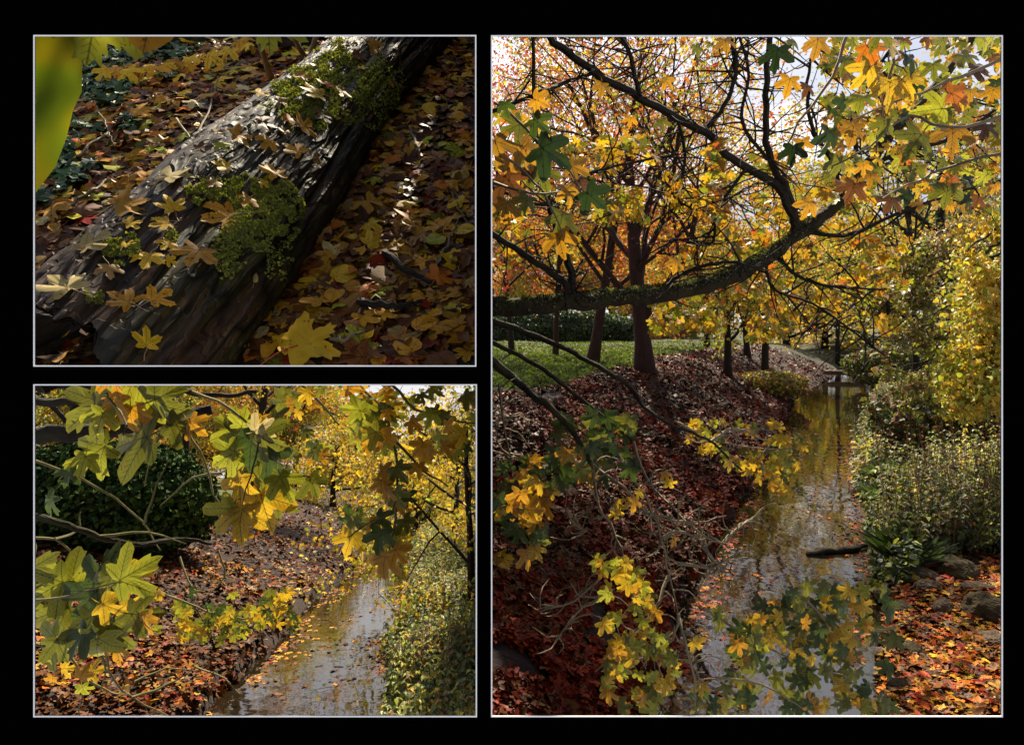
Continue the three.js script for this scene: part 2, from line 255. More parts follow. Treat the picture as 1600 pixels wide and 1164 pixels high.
// ================================================================== PLACE 1: a fallen log on a leafy bank
const TILT1 = Math.atan(0.8), q1 = new THREE.Quaternion().setFromAxisAngle(V(1, 0, 0), TILT1), q1i = q1.clone().invert();
const O1 = V(-0.6, EYE.y - 0.0989, -1.5);
const to1 = (w) => w.clone().sub(O1).applyQuaternion(q1i), from1 = (l) => l.clone().applyQuaternion(q1).add(O1);
function on1(px, py, h = 0) { const e = to1(EYE), d = at(px, py, 1).sub(EYE).applyQuaternion(q1i); return e.addScaledVector(d, (h - e.y) / d.y); }
const bump1 = (x, z) => 0.03 * (fbm(x * 3 + 9, z * 3 + 2, 0, 3) - 0.5) + 0.012 * (fbm(x * 14, z * 14, 5, 2) - 0.5);
{
  const P = [], U = [], I = [], nx = 110, ny = 90;
  for (let j = 0; j <= ny; j++) for (let i = 0; i <= nx; i++) { const l = on1(lerp(-160, 755, i / nx), lerp(589, 51, j / ny)); P.push(l.x, bump1(l.x, l.z), l.z); U.push(l.x * 1.3, l.z * 1.3); }
  for (let j = 0; j < ny; j++) for (let i = 0; i < nx; i++) { const o = j * (nx + 1) + i; I.push(o, o + 1, o + nx + 1, o + 1, o + nx + 2, o + nx + 1); }
  const g = new THREE.BufferGeometry(); g.setAttribute('position', new THREE.Float32BufferAttribute(P, 3)); g.setAttribute('uv', new THREE.Float32BufferAttribute(U, 2)); g.setIndex(I); g.computeVertexNormals();
  const m = structure('woodland_floor', g, new THREE.MeshStandardMaterial({ color: rgb(0.075, 0.05, 0.036), map: soilMap, bumpMap: soilBump, bumpScale: 0.02, roughness: 0.8 }));
  m.position.copy(O1); m.quaternion.copy(q1);
}
// the log, in the bank's axes
const LA = on1(122, 600, 0.12), LB = on1(652, 22, 0.12), LR = 0.2, LD = LB.clone().sub(LA), LL = LD.length(); LD.normalize();
const LS = V(0, 1, 0).cross(LD).negate().normalize().negate(), LU = V(0, 1, 0).addScaledVector(LD, -LD.y).normalize();
const LX = new THREE.Vector3().crossVectors(LD, LU).normalize();               // across the log
const SIDE = LX.x > 0 ? 1 : -1;                                                 // +1: phi grows towards the picture's right
function logR(s, phi) {                                                         // s metres along, phi from the top
  const a = phi / 6.283 * 26, rid = 1 - Math.abs(2 * fbm(a * 1.0 + 0.9 * fbm(s * 2, a * 0.3, 2, 2), s * 1.7, 3, 4) - 1);
  const coarse = fbm(a * 0.22 + 4, s * 1.3, 8, 3) - 0.5;
  const split = 0.10 * Math.exp(-(((phi + 0.62 - 0.25 * s) / 0.14) ** 2)) * step(0.55, 0.1, s);
  const ledge = 0.018 * step(0.75, 0.95, phi + 0.18 * (fbm(s * 3, 1, 4, 3) - 0.5) * 2) - 0.02 * Math.exp(-(((phi - 1.32 - 0.1 * Math.sin(s * 3)) / 0.06) ** 2));
  const rough = step(0.9, 0.2, s) * 0.6 + 0.5;
  return LR * (1 + 0.06 * Math.sin(s * 2.1 + 0.6)) - 0.018 * rough * Math.pow(1 - rid, 1.0) * 0.9 + 0.06 * coarse + ledge - split + 0.012 * (fbm(a * 3, s * 5, 6, 3) - 0.5) - 0.010 * rough * Math.pow(1 - Math.abs(2 * noise(a * 1.6 + 1.2 * fbm(s * 3, a * 0.5, 9, 2), s * 1.2, 51) - 1), 9) - 0.004 * Math.pow(1 - Math.abs(2 * noise(a * 6, s * 5, 61) - 1), 4);
}
function logPoint(s, phi, r = logR(s, phi)) { return LA.clone().addScaledVector(LD, s).addScaledVector(LU, Math.cos(phi) * r).addScaledVector(LX, SIDE * Math.sin(phi) * r); }
function logNormal(s, phi) { const e = 0.02, a = logPoint(s + e, phi).sub(logPoint(s - e, phi)), b = logPoint(s, phi + e * 3).sub(logPoint(s, phi - e * 3)), n = a.cross(b).normalize(), o = logPoint(s, phi, 1).sub(logPoint(s, phi, 0)); return n.dot(o) < 0 ? n.negate() : n; }
function logHit(px, py) {                                                       // where a line of sight meets the log
  const e = to1(EYE), d = at(px, py, 1).sub(EYE).applyQuaternion(q1i).normalize();
  for (let t = 0.8; t < 5; t += 0.004) { const p = e.clone().addScaledVector(d, t).sub(LA), s = p.dot(LD), x = p.dot(LX) * SIDE, y = p.dot(LU); if (s > -0.3 && s < LL + 0.5 && Math.hypot(x, y) < logR(s, Math.atan2(x, y))) return [s, Math.atan2(x, y)]; }
  return null;
}
const rimTab = []; for (let i = 0; i <= 240; i++) { const phi = (i / 240 * 2 - 1) * Math.PI; let s = 0.9; while (s > -0.4) { const w = from1(logPoint(s, phi)).sub(EYE); const qx1 = CX + w.x / -w.z * F, qy1 = CY - w.y / -w.z * F, jag = 16 * noise(phi * 14, 5) + 10 * noise(phi * 37, 8); if (qy1 > 586 || (qx1 < 138 + jag && qy1 > 474 + jag + 0.36 * (qx1 - 55))) break; s -= 0.005; } rimTab.push(s); }   // broken off where the bank ends
const rimAt = (phi) => { const k = clamp((phi / Math.PI + 1) * 120, 0, 239.999), i = Math.floor(k); return lerp(rimTab[i], rimTab[i + 1], k - i) + 0.02 * noise(phi * 23, 7); };
const logMap = texture(1024, (u, v) => { const w = 0.05 * fbm(u * 6, v * 6, 3, 3, 6), f = fbm((u + w) * 64, v * 6, 2, 3, 64), c = Math.pow(1 - Math.abs(2 * noise((u + w) * 26, v * 5, 9, 26) - 1), 8), g = fbm(u * 7, v * 7, 7, 4, 7), sp = step(0.62, 0.7, fbm(u * 50, v * 30, 4, 2, 50)), k = (0.35 + 0.75 * f) * (0.65 + 0.6 * g) * (1 - 0.75 * c) + 0.18 * sp; return [k, k * 0.9, k * 0.8]; });
const log = group('fallen_log', 'thick mossy fallen log with a splintered end lying on the leafy bank', 'log');
log.position.copy(O1); log.quaternion.copy(q1);
{
  const ns = 380, nf = 300, P = [], U = [], K = [], I = [], N = nf + 1;
  for (let i = 0; i <= ns; i++) for (let j = 0; j <= nf; j++) {
    const phi = (j / nf * 2 - 1) * Math.PI, s0 = rimAt(phi), s = lerp(s0, LL + 0.3, i / ns), p = logPoint(s, phi); P.push(p.x, p.y, p.z); U.push(phi / 6.2832 * 2, s * 1.4);
    const algae = step(0.40, 0.52, fbm(phi * 2.4 + 3, s * 2.6, 1, 4)) * step(0.05, 0.4, phi + 0.5 * fbm(phi * 3, s * 4, 12, 3)), grey = step(0.44, 0.58, fbm(phi * 5, s * 2, 15, 4)), raw = step(0.7, 0.2, s + 0.5 * (fbm(phi * 6, s * 2, 25, 3) - 0.5));
    const f = 0.55 + 0.9 * fbm(phi * 30, s * 4, 33, 3);
    let c = [0.055, 0.045, 0.034]; const mixc = (d, k) => { c = c.map((x, q) => lerp(x, d[q], k)); };
    mixc([0.12, 0.112, 0.10], grey * 0.6 * (1 - algae)); mixc([0.095, 0.062, 0.046], raw * 0.7 * (1 - 0.6 * grey)); mixc([0.040, 0.048, 0.014], algae * 0.9);
    const tan = step(0.6, 0.68, fbm(phi * 9, s * 3, 41, 4)) * step(0.6, 1.0, phi); mixc([0.15, 0.11, 0.06], tan * 0.6);
    K.push(c[0] * f, c[1] * f, c[2] * f);
  }
  for (let i = 0; i < ns; i++) for (let j = 0; j < nf; j++) { const o = i * N + j; I.push(o, o + N, o + 1, o + 1, o + N, o + N + 1); }
  if (SIDE < 0) for (let k = 0; k < I.length; k += 3) [I[k], I[k + 1]] = [I[k + 1], I[k]];
  const g = new THREE.BufferGeometry(); g.setAttribute('position', new THREE.Float32BufferAttribute(P, 3)); g.setAttribute('uv', new THREE.Float32BufferAttribute(U, 2)); g.setAttribute('color', new THREE.Float32BufferAttribute(K, 3)); g.setIndex(I); g.computeVertexNormals();
  mesh('trunk', g, new THREE.MeshPhysicalMaterial({ vertexColors: true, color: rgb(1.5, 1.32, 1.05), map: logMap, bumpMap: logMap, bumpScale: 0.012, roughness: 0.7, specularIntensity: 0.7, side: THREE.DoubleSide }), log);
  // the rotten inside, seen where the end has split open
  const P2 = [], I2 = [], U2 = [], n2 = 60, m2 = 8;
  for (let i = 0; i <= m2; i++) for (let j = 0; j <= n2; j++) { const phi = (j / n2 * 2 - 1) * Math.PI, s = lerp(rimAt(phi), rimAt(phi) + 0.5, i / m2), r = logR(s, phi) * (i === 0 ? 0.995 : lerp(0.82, 0.1, (i / m2) ** 2) + 0.1 * (noise(phi * 6, i * 2.3) - 0.5)), p = logPoint(s, phi, r); P2.push(p.x, p.y, p.z); U2.push(phi, s * 2); }
  for (let i = 0; i < m2; i++) for (let j = 0; j < n2; j++) { const o = i * (n2 + 1) + j; I2.push(o, o + 1, o + n2 + 1, o + 1, o + n2 + 2, o + n2 + 1); }
  const g2 = new THREE.BufferGeometry(); g2.setAttribute('position', new THREE.Float32BufferAttribute(P2, 3)); g2.setAttribute('uv', new THREE.Float32BufferAttribute(U2, 2)); g2.setIndex(I2); g2.computeVertexNormals();
  mesh('rotten_core', g2, new THREE.MeshStandardMaterial({ color: rgb(0.05, 0.03, 0.022), map: grainMap, bumpMap: soilBump, bumpScale: 0.02, roughness: 1, side: THREE.DoubleSide }), log);
  // moss: small leafy tufts in patches
  const r = rngOf(5), matMoss = new THREE.MeshPhysicalMaterial({ color: 0xffffff, side: THREE.DoubleSide, roughness: 1, transmission: 0.3, thickness: 0 });
  for (const [px, py, rx, ry, n] of [[402, 332, 74, 62, 12000], [520, 128, 96, 70, 10500], [330, 300, 44, 26, 2600], [188, 388, 30, 28, 2400], [143, 466, 18, 13, 800], [595, 150, 44, 56, 1800], [268, 372, 10, 12, 300], [470, 170, 60, 40, 1800], [352, 400, 34, 36, 1100], [430, 400, 26, 40, 500]]) {
    const list = [];
    for (let i = 0; i < n; i++) {
      const a = r() * 6.283, k = Math.sqrt(r()), x = px + Math.cos(a) * k * rx, y = py + Math.sin(a) * k * ry; if (fbm(x / 11, y / 11, px, 4) < 0.33 + 0.34 * k * k * (0.6 + 0.4 * r())) continue;
      const h = logHit(x, y); if (!h) continue;
      const nrm = logNormal(h[0], h[1]), p = logPoint(h[0], h[1]).addScaledVector(nrm, 0.0005 + 0.0035 * r() * (1.1 - k));
      list.push([p, turnTo(nrm.clone().addScaledVector(ball(r), 0.9), ball(r)), 0.0035 + 0.0045 * r(), vary(r() < 0.5 ? rgb(0.16, 0.19, 0.014) : rgb(0.32, 0.34, 0.026), r, 0.4)]);
    }
    copies('moss', geoTiny, matMoss, list, log);
  }
}
{ // a block of broken wood beside the split end
  const g = new THREE.BoxGeometry(0.10, 0.13, 0.16, 10, 12, 14), p = g.attributes.position;
  for (let i = 0; i < p.count; i++) { const x = p.getX(i), y = p.getY(i), z = p.getZ(i), k = 0.03; p.setXYZ(i, x + k * (noise(y * 30, z * 8, 3) - 0.5) - 0.2 * y * y, y + 0.06 * (noise(x * 30, z * 12, 5) - 0.5) * (y > 0 ? 1.6 : 1) - 0.25 * (x + 0.08), z + k * (noise(x * 20, y * 20, 9) - 0.5)); }
  g.computeVertexNormals();
  const m = mesh('broken_stump', g, new THREE.MeshStandardMaterial({ color: rgb(0.07, 0.062, 0.055), map: grainMap, bumpMap: grainMap, bumpScale: 0.01, roughness: 0.9 }));
  tag(m, 'dark chunk of broken wood beside the split end of the log', 'wood'); m.position.copy(from1(on1(62, 528, 0.03))); m.quaternion.copy(q1).multiply(new THREE.Quaternion().setFromAxisAngle(V(0, 1, 0), -0.5));
}
// leaves lying on the log, each with its own stalk
const stalkGeo = [0, 1, 2].map((k) => tube([V(0, 0.1, 0), V(0.02 * (k - 1), -0.2, 0.06), V(0.14 * (k - 1), -0.5, 0.02), V(0.2 * (k - 1) + 0.05, -0.8, -0.01)], [0.016, 0.013, 0.012, 0.016], 5, 7));
function logLeaf(px, py, size, deg, colour, kind, v, label, lift = 0.012) {
  const h = logHit(px, py); if (!h) return;
  const n = logNormal(h[0], h[1]), c = logPoint(h[0], h[1]).addScaledVector(n, lift), wc = from1(c), dist = -wc.z;
  const t = group('fallen_leaf', label, 'leaf', 'leaves on the log');
  const a = deg * Math.PI / 180, tip = V(Math.sin(a), Math.cos(a), 0), wn = n.clone().applyQuaternion(q1);
  tip.z = -(tip.x * wn.x + tip.y * wn.y) / Math.max(0.35, Math.abs(wn.z)) * Math.sign(wn.z || 1); tip.normalize();
  const len = size * 0.8 / F * dist; t.quaternion.copy(turnTo(tip, wn)); t.scale.setScalar(len); t.position.copy(wc).addScaledVector(V(0, 1, 0).applyQuaternion(t.quaternion), -0.42 * len);
  const geo = kind === 'oval' ? geoOval[v % 3] : kind === 'round' ? geoBlob[v % 2] : geoMapleFlat[v % 4];
  mesh('blade', geo, leafMat(colour, false, v), t); mesh('stalk', stalkGeo[v % 3], matStem, t);
}
[
  [338, 345, 66, 250, 'gold', 'm', 1, 'largest orange gold leaf below the round moss patch'], [301, 408, 60, 180, 'ochre', 'm', 4, 'brown speckled ochre leaf pointing down beside a small yellow one'], [278, 277, 56, 40, 'pale', 'm', 2, 'big pale cream leaf on the sunlit shoulder of the log'],
  [97, 450, 66, 300, 'pale', 'm', 5, 'big cream leaf with a long stalk at the splintered end'], [153, 385, 58, 48, 'pale', 'm', 0, 'pale cream leaf just above the splintered end'], [229, 415, 46, 170, 'yellow', 'm', 3, 'bright yellow leaf pointing down in the middle of the near end'],
  [265, 323, 40, 320, 'yellow', 'm', 0, 'yellow leaf between the pale one and the orange one'], [208, 322, 60, 62, 'ochre', 'm', 2, 'tan leaf folded over the far edge of the log'], [248, 357, 36, 250, 'yellow', 'm', 1, 'small pale yellow leaf above two little yellow ones'], [210, 356, 28, 70, 'yellow', 'm', 3, 'small yellow leaf next to the bright little moss cushion'],
  [186, 472, 48, 300, 'ochre', 'm', 1, 'brownish leaf with its stalk to the upper right on dark wood'], [251, 470, 46, 45, 'gold', 'm', 4, 'golden leaf with a pale stalk to the lower left'], [222, 530, 42, 345, 'yellow', 'm', 0, 'yellow leaf nearest the viewer on the dark end of the log'],
  [170, 432, 36, 150, 'tan', 'm', 2, 'small pinkish tan leaf under a cream leaf'], [205, 388, 24, 20, 'yellow', 'm', 5, 'little yellow leaf touching the bright moss cushion'], [257, 390, 28, 200, 'yellow', 'm', 3, 'little yellow leaf above the tiny one'], [262, 414, 21, 130, 'yellow', 'm', 0, 'tiny yellow leaf beside the speckled ochre leaf'],
  [382, 321, 34, 190, 'gold', 'm', 1, 'golden leaf lying in the round moss patch'], [455, 237, 38, 300, 'gold', 'm', 5, 'golden leaf with a stalk to the right below the middle'], [474, 199, 42, 20, 'gold', 'm', 0, 'bright golden leaf with a long trailing stalk'], [413, 230, 34, 200, 'gold', 'm', 3, 'orange leaf on the bare grey top of the log'],
  [422, 270, 42, 320, 'gold', 'm', 2, 'golden leaf just above the round moss patch'], [482, 148, 48, 280, 'yellow', 'm', 4, 'wide yellow leaf on the far moss'], [531, 150, 28, 170, 'yellow', 'm', 1, 'narrow yellow leaf alone on the far moss'], [503, 133, 28, 300, 'orange', 'm', 5, 'orange leaf on the far moss'],
  [473, 125, 28, 90, 'ochre', 'm', 0, 'ochre leaf at the near rim of the far moss'], [411, 150, 28, 60, 'yellow', 'm', 3, 'yellow leaf on the far edge of bare wood'], [438, 165, 26, 120, 'tan', 'm', 1, 'tan folded leaf on bare grey wood'], [450, 190, 24, 10, 'orange', 'round', 0, 'rounded orange red leaf among the maple leaves'],
  [497, 186, 32, 200, 'brown', 'm', 4, 'dull brown leaf beside the golden one with a trailing stalk'], [416, 199, 36, 100, 'brown', 'm', 2, 'brown leaf lying across the bare top'], [440, 208, 20, 330, 'ochre', 'm', 3, 'small ochre leaf under the rounded orange one'], [488, 251, 22, 200, 'tan', 'round', 1, 'small round tan leaf on the shaded flank'],
  [409, 293, 18, 130, 'yellow', 'm', 0, 'tiny yellow leaf at the top of the round moss patch'], [341, 262, 30, 290, 'yellow', 'm', 5, 'yellow leaf right of the big cream one'], [348, 236, 28, 130, 'lime', 'm', 2, 'thin lime yellow leaf on the lit shoulder'], [376, 217, 40, 80, 'gold', 'm', 1, 'gold leaf at the far edge halfway up the log'],
  [343, 211, 24, 60, 'tan', 'oval', 0, 'pinkish narrow leaf at the far edge'], [318, 238, 28, 80, 'brown', 'm', 4, 'brown leaf on the lit shoulder beside the far edge'], [566, 110, 14, 10, 'yellow', 'm', 3, 'tiny yellow star shaped leaf among dead leaves on top'], [391, 433, 20, 10, 'pale', 'oval', 2, 'lone narrow pale leaf on the shaded flank'],
  [412, 172, 22, 90, 'lime', 'oval', 1, 'slim lime leaf lying crosswise'], [330, 294, 26, 200, 'tan', 'm', 5, 'withered tan leaf on the small moss patch'], [490, 106, 16, 30, 'yellow', 'oval', 0, 'small pointed yellow leaf on the far moss edge'], [432, 132, 22, 60, 'pale', 'oval', 1, 'pale green pointed leaf near the top edge'],
  [560, 90, 34, 100, 'brown', 'm', 2, 'brown withered leaf on the far top of the log'], [585, 78, 40, 130, 'ochre', 'm', 1, 'ochre curled leaf on the far top of the log'], [620, 95, 42, 150, 'brown', 'm', 0, 'brown curled leaf at the far end of the log'], [540, 75, 24, 80, 'tan', 'oval', 2, 'tan narrow leaf on the far top of the log'], [606, 132, 14, 190, 'gold', 'm', 3, 'tiny gold leaf near the far end'],
].forEach((a) => logLeaf(...a));

// leaves on the bank: the largest as single things, the rest as litter
{
  const r = rngOf(77), spots = [], kinds = [];
  const litterMix = mixer({ umber: 2.5, brown: 5, crimson: 0.5, tan: 1.2, ochre: 3.2, gold: 1.8, yellow: 1.3, lime: 1.2, orange: 1.5, olive: 0.6, pale: 0.2 });
  const place = (px, py, lift, tiltK) => { const l = on1(px, py); l.y = bump1(l.x, l.z) + lift; const n = V(0, 1, 0).addScaledVector(ball(r), tiltK); return [l, n.normalize()]; };
  const free = (px, py) => !logHit(px, py);
  const under = [[], [], [], []], geos = [geoLow[0], geoLow[1], geoOval[0], geoBlob[0]];
  for (let i = 0; i < 7800; i++) {
    const py = lerp(573, 44, Math.pow(r(), 0.72)), px = lerp(-40, 741, r()); if (px < 0 && r() < 0.6) continue;
    const k = Math.floor(r() * 4), mud = px > 560 && py > 380 ? 0.5 : 0; if (r() < mud * 0.4) continue;
    const [l, n] = place(px, py, 0.004 + 0.018 * r(), 0.55), a = r() * 6.283;
    under[k].push([l, turnTo(V(Math.cos(a), 0, Math.sin(a)), n), (k < 2 ? 0.062 : 0.05) * (0.5 + 0.8 * r()), vary(litterMix(r() * (r() < 0.55 ? 0.55 : 1)), r, 0.35)]);
  }
  under.forEach((list, k) => { const m = copies('leaf_litter', geos[k], matLitter[k % 3], list, null, ['brown and gold lobed leaf litter covering the bank round the log', 'darker lobed leaf litter mixed over the bank round the log', 'slim dead leaves mixed in the litter round the log', 'rounded dead leaves mixed in the litter round the log'][k], 'leaf litter'); m.position.copy(O1); m.quaternion.copy(q1); });
  // single leaves
  const words = { yellow: 'yellow', gold: 'golden', ochre: 'ochre', lime: 'lime green', orange: 'orange', brown: 'brown', tan: 'tan', pale: 'cream' };
  const pick = mixer({ yellow: 3.4, gold: 3.4, ochre: 4, lime: 2.4, orange: 2.4, brown: 3, tan: 1, pale: 0.5 });
  const shapeOf = { m: 'lobed', oval: 'slim pointed', round: 'rounded' };
  const colourName = (c) => Object.keys(C).find((k) => C[k] === c);
  let made = 0, tries = 0;
  while (made < 235 && tries++ < 3000) {
    const py = lerp(566, 62, Math.pow(r(), 0.8)), px = lerp(60, 735, r()); if (!free(px, py)) continue;
    const size = lerp(22, 46, (py - 57) / 514) * (0.6 + 0.6 * r()); if (spots.some(([x, y, s]) => Math.hypot(x - px, y - py) < (s + size) * 0.3) || Math.hypot(px - 475, py - 530) < 50) continue;
    spots.push([px, py, size]); made++;
    const kind = r() < 0.55 ? 'm' : r() < 0.6 ? 'oval' : 'round', col = colourName(pick(r())), v = Math.floor(r() * 6), [l, n] = place(px, py, 0.022 + 0.012 * r(), 0.4), a = r() * 6.283;
    const m = mesh('fallen_leaf', kind === 'oval' ? geoOval[v % 3] : kind === 'round' ? geoBlob[v % 2] : geoMaple[v % 5], leafMat(col, false, v)), w = from1(l), len = size / F * -w.z * (kind === 'm' ? 1 : 0.85);
    const marks = [[475, 530, 'near the jagged yellow leaf'], [400, 500, 'against the near flank of the log'], [490, 380, 'by the middle of the log flank'], [580, 280, 'below the far flank of the log'], [640, 425, 'around the short black stick'], [620, 475, 'around the half buried stick'], [720, 540, 'in the lowest corner of the litter'], [720, 400, 'at the outer rim of the muddy ground'], [710, 280, 'at the outer rim above the mud'], [700, 150, 'beside the far end of the log'], [725, 80, 'in the topmost outer corner'], [640, 350, 'on the mud above the black stick'], [560, 440, 'on the mud between log and sticks'], [100, 400, 'beside the splintered end'], [120, 330, 'below the ivy'], [170, 250, 'among the ivy'], [230, 200, 'under the long pale twig'], [220, 140, 'above the long pale twig'], [320, 170, 'beside the zigzag twig'], [380, 110, 'by the bent sapling'], [300, 100, 'under the row of strung leaves'], [150, 130, 'in the topmost ivy']];
    const near = marks.reduce((b, k) => Math.hypot(px - k[0], py - k[1]) < Math.hypot(px - b[0], py - b[1]) ? k : b)[2], rel = size / lerp(22, 46, (py - 57) / 514), big = rel < 0.8 ? 'small ' : rel > 1.02 ? 'large ' : '';
    tag(m, big + words[col] + ' ' + shapeOf[kind] + ' dead leaf ' + near, 'leaf', big + words[col] + ' ' + shapeOf[kind] + ' leaves ' + near);
    m.position.copy(w); m.quaternion.copy(q1).multiply(turnTo(V(Math.cos(a), 0, Math.sin(a)), n)); m.scale.setScalar(len);
  }
  { // the big jagged yellow leaf in the foreground
    const t = group('fallen_leaf', 'large jagged bright yellow leaf with a red stalk on the ground', 'leaf'), w = from1(on1(458, 543, 0.03)); t.position.copy(w); t.quaternion.copy(q1).multiply(turnTo(V(0.75, 0.05, -0.62), V(0, 1, 0))); t.scale.setScalar(0.078 * -w.z);
    mesh('blade', geoJag, leafMat('yellow', false, 5), t); mesh('stalk', stalkGeo[1], new THREE.MeshStandardMaterial({ color: rgb(0.4, 0.06, 0.04), roughness: 0.6 }), t);
  }
  // ivy on the far side
  const ivy = [];
  for (let i = 0; i < 2600; i++) { const py = lerp(350, 80, r()), px = lerp(50, 330, r()); if (fbm(px / 45, py / 30, 4, 2) < 0.53 || px > 420 - py || !free(px, py)) continue; const [l, n] = place(px, py, 0.02 + 0.03 * r(), 0.6), a = r() * 6.283; ivy.push([l, turnTo(V(Math.cos(a), 0, Math.sin(a)), n), 0.028 + 0.03 * r(), vary(C.ivy, r, 0.5)]); }
  const im = copies('ivy', geoLow[2], matIvy, ivy, null, 'dark glossy ivy creeping through the litter on the far side', 'ivy'); im.position.copy(O1); im.quaternion.copy(q1);
  // fallen twigs
  [[[140, 178], [215, 160], [300, 140]], [[128, 118], [210, 112], [300, 84], [395, 56]], [[120, 245], [160, 212], [175, 205]], [[150, 165], [170, 205], [178, 228]], [[275, 185], [300, 215], [330, 160], [340, 120]], [[90, 330], [140, 300], [165, 280]], [[600, 395], [640, 425], [680, 445]], [[515, 530], [545, 528], [570, 515]], [[640, 200], [652, 230], [655, 250]], [[705, 300], [720, 330], [735, 350]], [[680, 420], [700, 380], [716, 340]], [[560, 470], [620, 478], [660, 470]]].forEach((w, i) => {
    const P = w.map(([x, y], k) => from1(on1(x, y, 0.03 + 0.012 * (k % 2)))), rr = [6, 11].includes(i) ? 0.011 : 0.003 + 0.002 * (i % 3);
    const m = mesh('fallen_twig', tube(P, [rr, rr * 0.8, rr * 0.4], 6, 14, 0.006, i + 3), i === 6 || i === 11 ? matBark : matTwig);
    tag(m, ['long pale twig across the litter on the far side', 'brown twig under a row of yellow leaves at the top', 'short bent twig among the ivy', 'thin crossing twig among the ivy', 'zigzag twig beside the lit edge of the log', 'thick pale twig at the ivy corner', 'short black stick on the muddy ground', 'white thin stalk beside the jagged yellow leaf', 'short twig close to the shaded flank of the log', 'pale straw at the far edge of the trodden ground', 'long straw on the trodden ground', 'dark half buried stick among brown leaves'][i], 'twig');
  });
  // yellow leaves strung along the twig at the top
  for (let i = 0; i < 15; i++) { const t = i / 14, px = lerp(165, 390, t), py = lerp(112, 62, t * t * 0.6 + t * 0.4) + (r() - 0.5) * 12, v = i, m = mesh('fallen_leaf', geoMaple[v % 5], leafMat(['yellow', 'gold', 'yellow', 'ochre'][i % 4], false, v)), l = on1(px, py, 0.07), a = r() * 6.283; tag(m, ['first', 'second', 'third', 'fourth', 'fifth', 'sixth', 'seventh', 'eighth', 'ninth', 'tenth', 'eleventh', 'twelfth', 'thirteenth', 'fourteenth', 'last'][i] + ' yellow leaf from the ivy end of the row strung behind the log', 'leaf', 'leaves strung along the twig behind the log'); const w = from1(l); m.position.copy(w); m.quaternion.copy(turnTo(V(Math.cos(a), -0.6, 0.2), V(0, 0.5, 0.8).addScaledVector(ball(r), 0.5))); m.scale.setScalar(0.028 * -w.z * (0.7 + 0.5 * r())); }
  // young stems and a mossy tree foot at the back
  [[[402, 56], [412, 90], [424, 126]], [[496, 50], [490, 70], [484, 92]], [[455, 50], [466, 72], [478, 92]]].forEach((w, i) => { const P = w.map(([x, y], k) => from1(on1(x, y, [0.32, 0.16, 0][k]))); tag(mesh('sapling', tube(P, [0.011, 0.013, 0.016], 7, 8, 0.002, i), matTwig), ['bent tan sapling stem behind the log', 'pale straight sapling stem rising at the far moss', 'thin brown sapling stem between two others'][i], 'stem'); });
  const fb = new THREE.IcosahedronGeometry(0.2, 12), fp = fb.attributes.position; for (let i = 0; i < fp.count; i++) { const x = fp.getX(i), y = fp.getY(i), z = fp.getZ(i), k = 0.75 + 0.6 * fbm(x * 9 + 3, y * 3, z * 9, 3); fp.setXYZ(i, x * k * 1.25, y * 1.2, z * k); } fb.computeVertexNormals();
  [[300, 60], [438, 66]].forEach(([x, y], i) => { const m = mesh('tree_foot', fb, i ? matBark : matBarkMoss); tag(m, i ? 'dark tree foot behind the middle of the log' : 'mossy tree foot at the back of the litter', 'tree'); m.position.copy(from1(on1(x, y, 0.0))); m.quaternion.copy(q1); m.scale.setScalar(i ? 0.9 : 0.7); });
}
// leaves hanging close to the window
{
  const hang = (pts, px, py, size, deg, geo, mat, label, d = 1.12) => {
    const m = mesh('hanging_leaf', geo, mat); tag(m, label, 'leaf'); const a = deg * Math.PI / 180; m.quaternion.copy(turnTo(V(Math.sin(a), Math.cos(a), 0.1), V(0.25, 0.3, 0.9))); m.scale.setScalar(size / F * d); m.position.copy(at(px, py, d)); };
  const big = leafShape([[0, 1], [5, 0.9], [11, 0.8], [18, 0.7], [27, 0.6], [38, 0.5], [52, 0.42], [75, 0.34], [110, 0.24], [150, 0.12], [180, 0.06]], 91, 0.12, 0.2, 0, 0.78), matBig = new THREE.MeshPhysicalMaterial({ ...leafLook, color: rgb(0.24, 0.21, 0.006), map: texture(128, (u, v) => { const k = 0.72 + 0.5 * fbm(u * 3, v * 3, 2, 2, 3), y = step(0.4, 0.65, fbm(u * 4, v * 4, 8, 2, 4)); return [k * lerp(0.8, 1.0, y), k, k * 0.8]; }) });
  hang(0, 52, 28, 288, 178, big, matBig, 'huge yellow green leaf hanging beside the window edge');
  hang(0, 150, 10, 100, 186, leafShape(OUT_JAG, 92, 0.1, 0.1, 0), leafMat('lime', true, 0), 'lobed green leaf hanging at the top beside the huge leaf');
  hang(0, 245, 8, 90, 195, leafShape(OUT_BLOB, 93, 0.1, 0.2, 0), leafMat('gold', true, 1), 'golden leaf tip hanging at the top of the window');
  hang(0, 418, 12, 76, 176, leafShape(OUT_JAG, 94, 0.1, 0.1, 0), leafMat('lime', true, 1), 'bright green leaf tip hanging above the log');
}

// a hazel standing beyond the bank: its crown, above the window, shades the trodden side of the log
tree({ name: 'hazel_tree', label: 'hazel beyond the bank whose crown shades the log', pos: from1(on1(705, 52, -0.05)), height: 2.2, radius: 0.09, seed: 91, first: 0.4, limbs: 8, spread: 0.8, levels: 3, reach: 0.6, mix: { olive: 2, lime: 2, yellow: 1 }, leafSize: 0.13, perPoint: 15, scatter: 0.36, leafGap: 0.2, keep: (w) => w.x > -0.54 && w.x < -0.046 * -w.z && w.y > EYE.y + 1.95 });
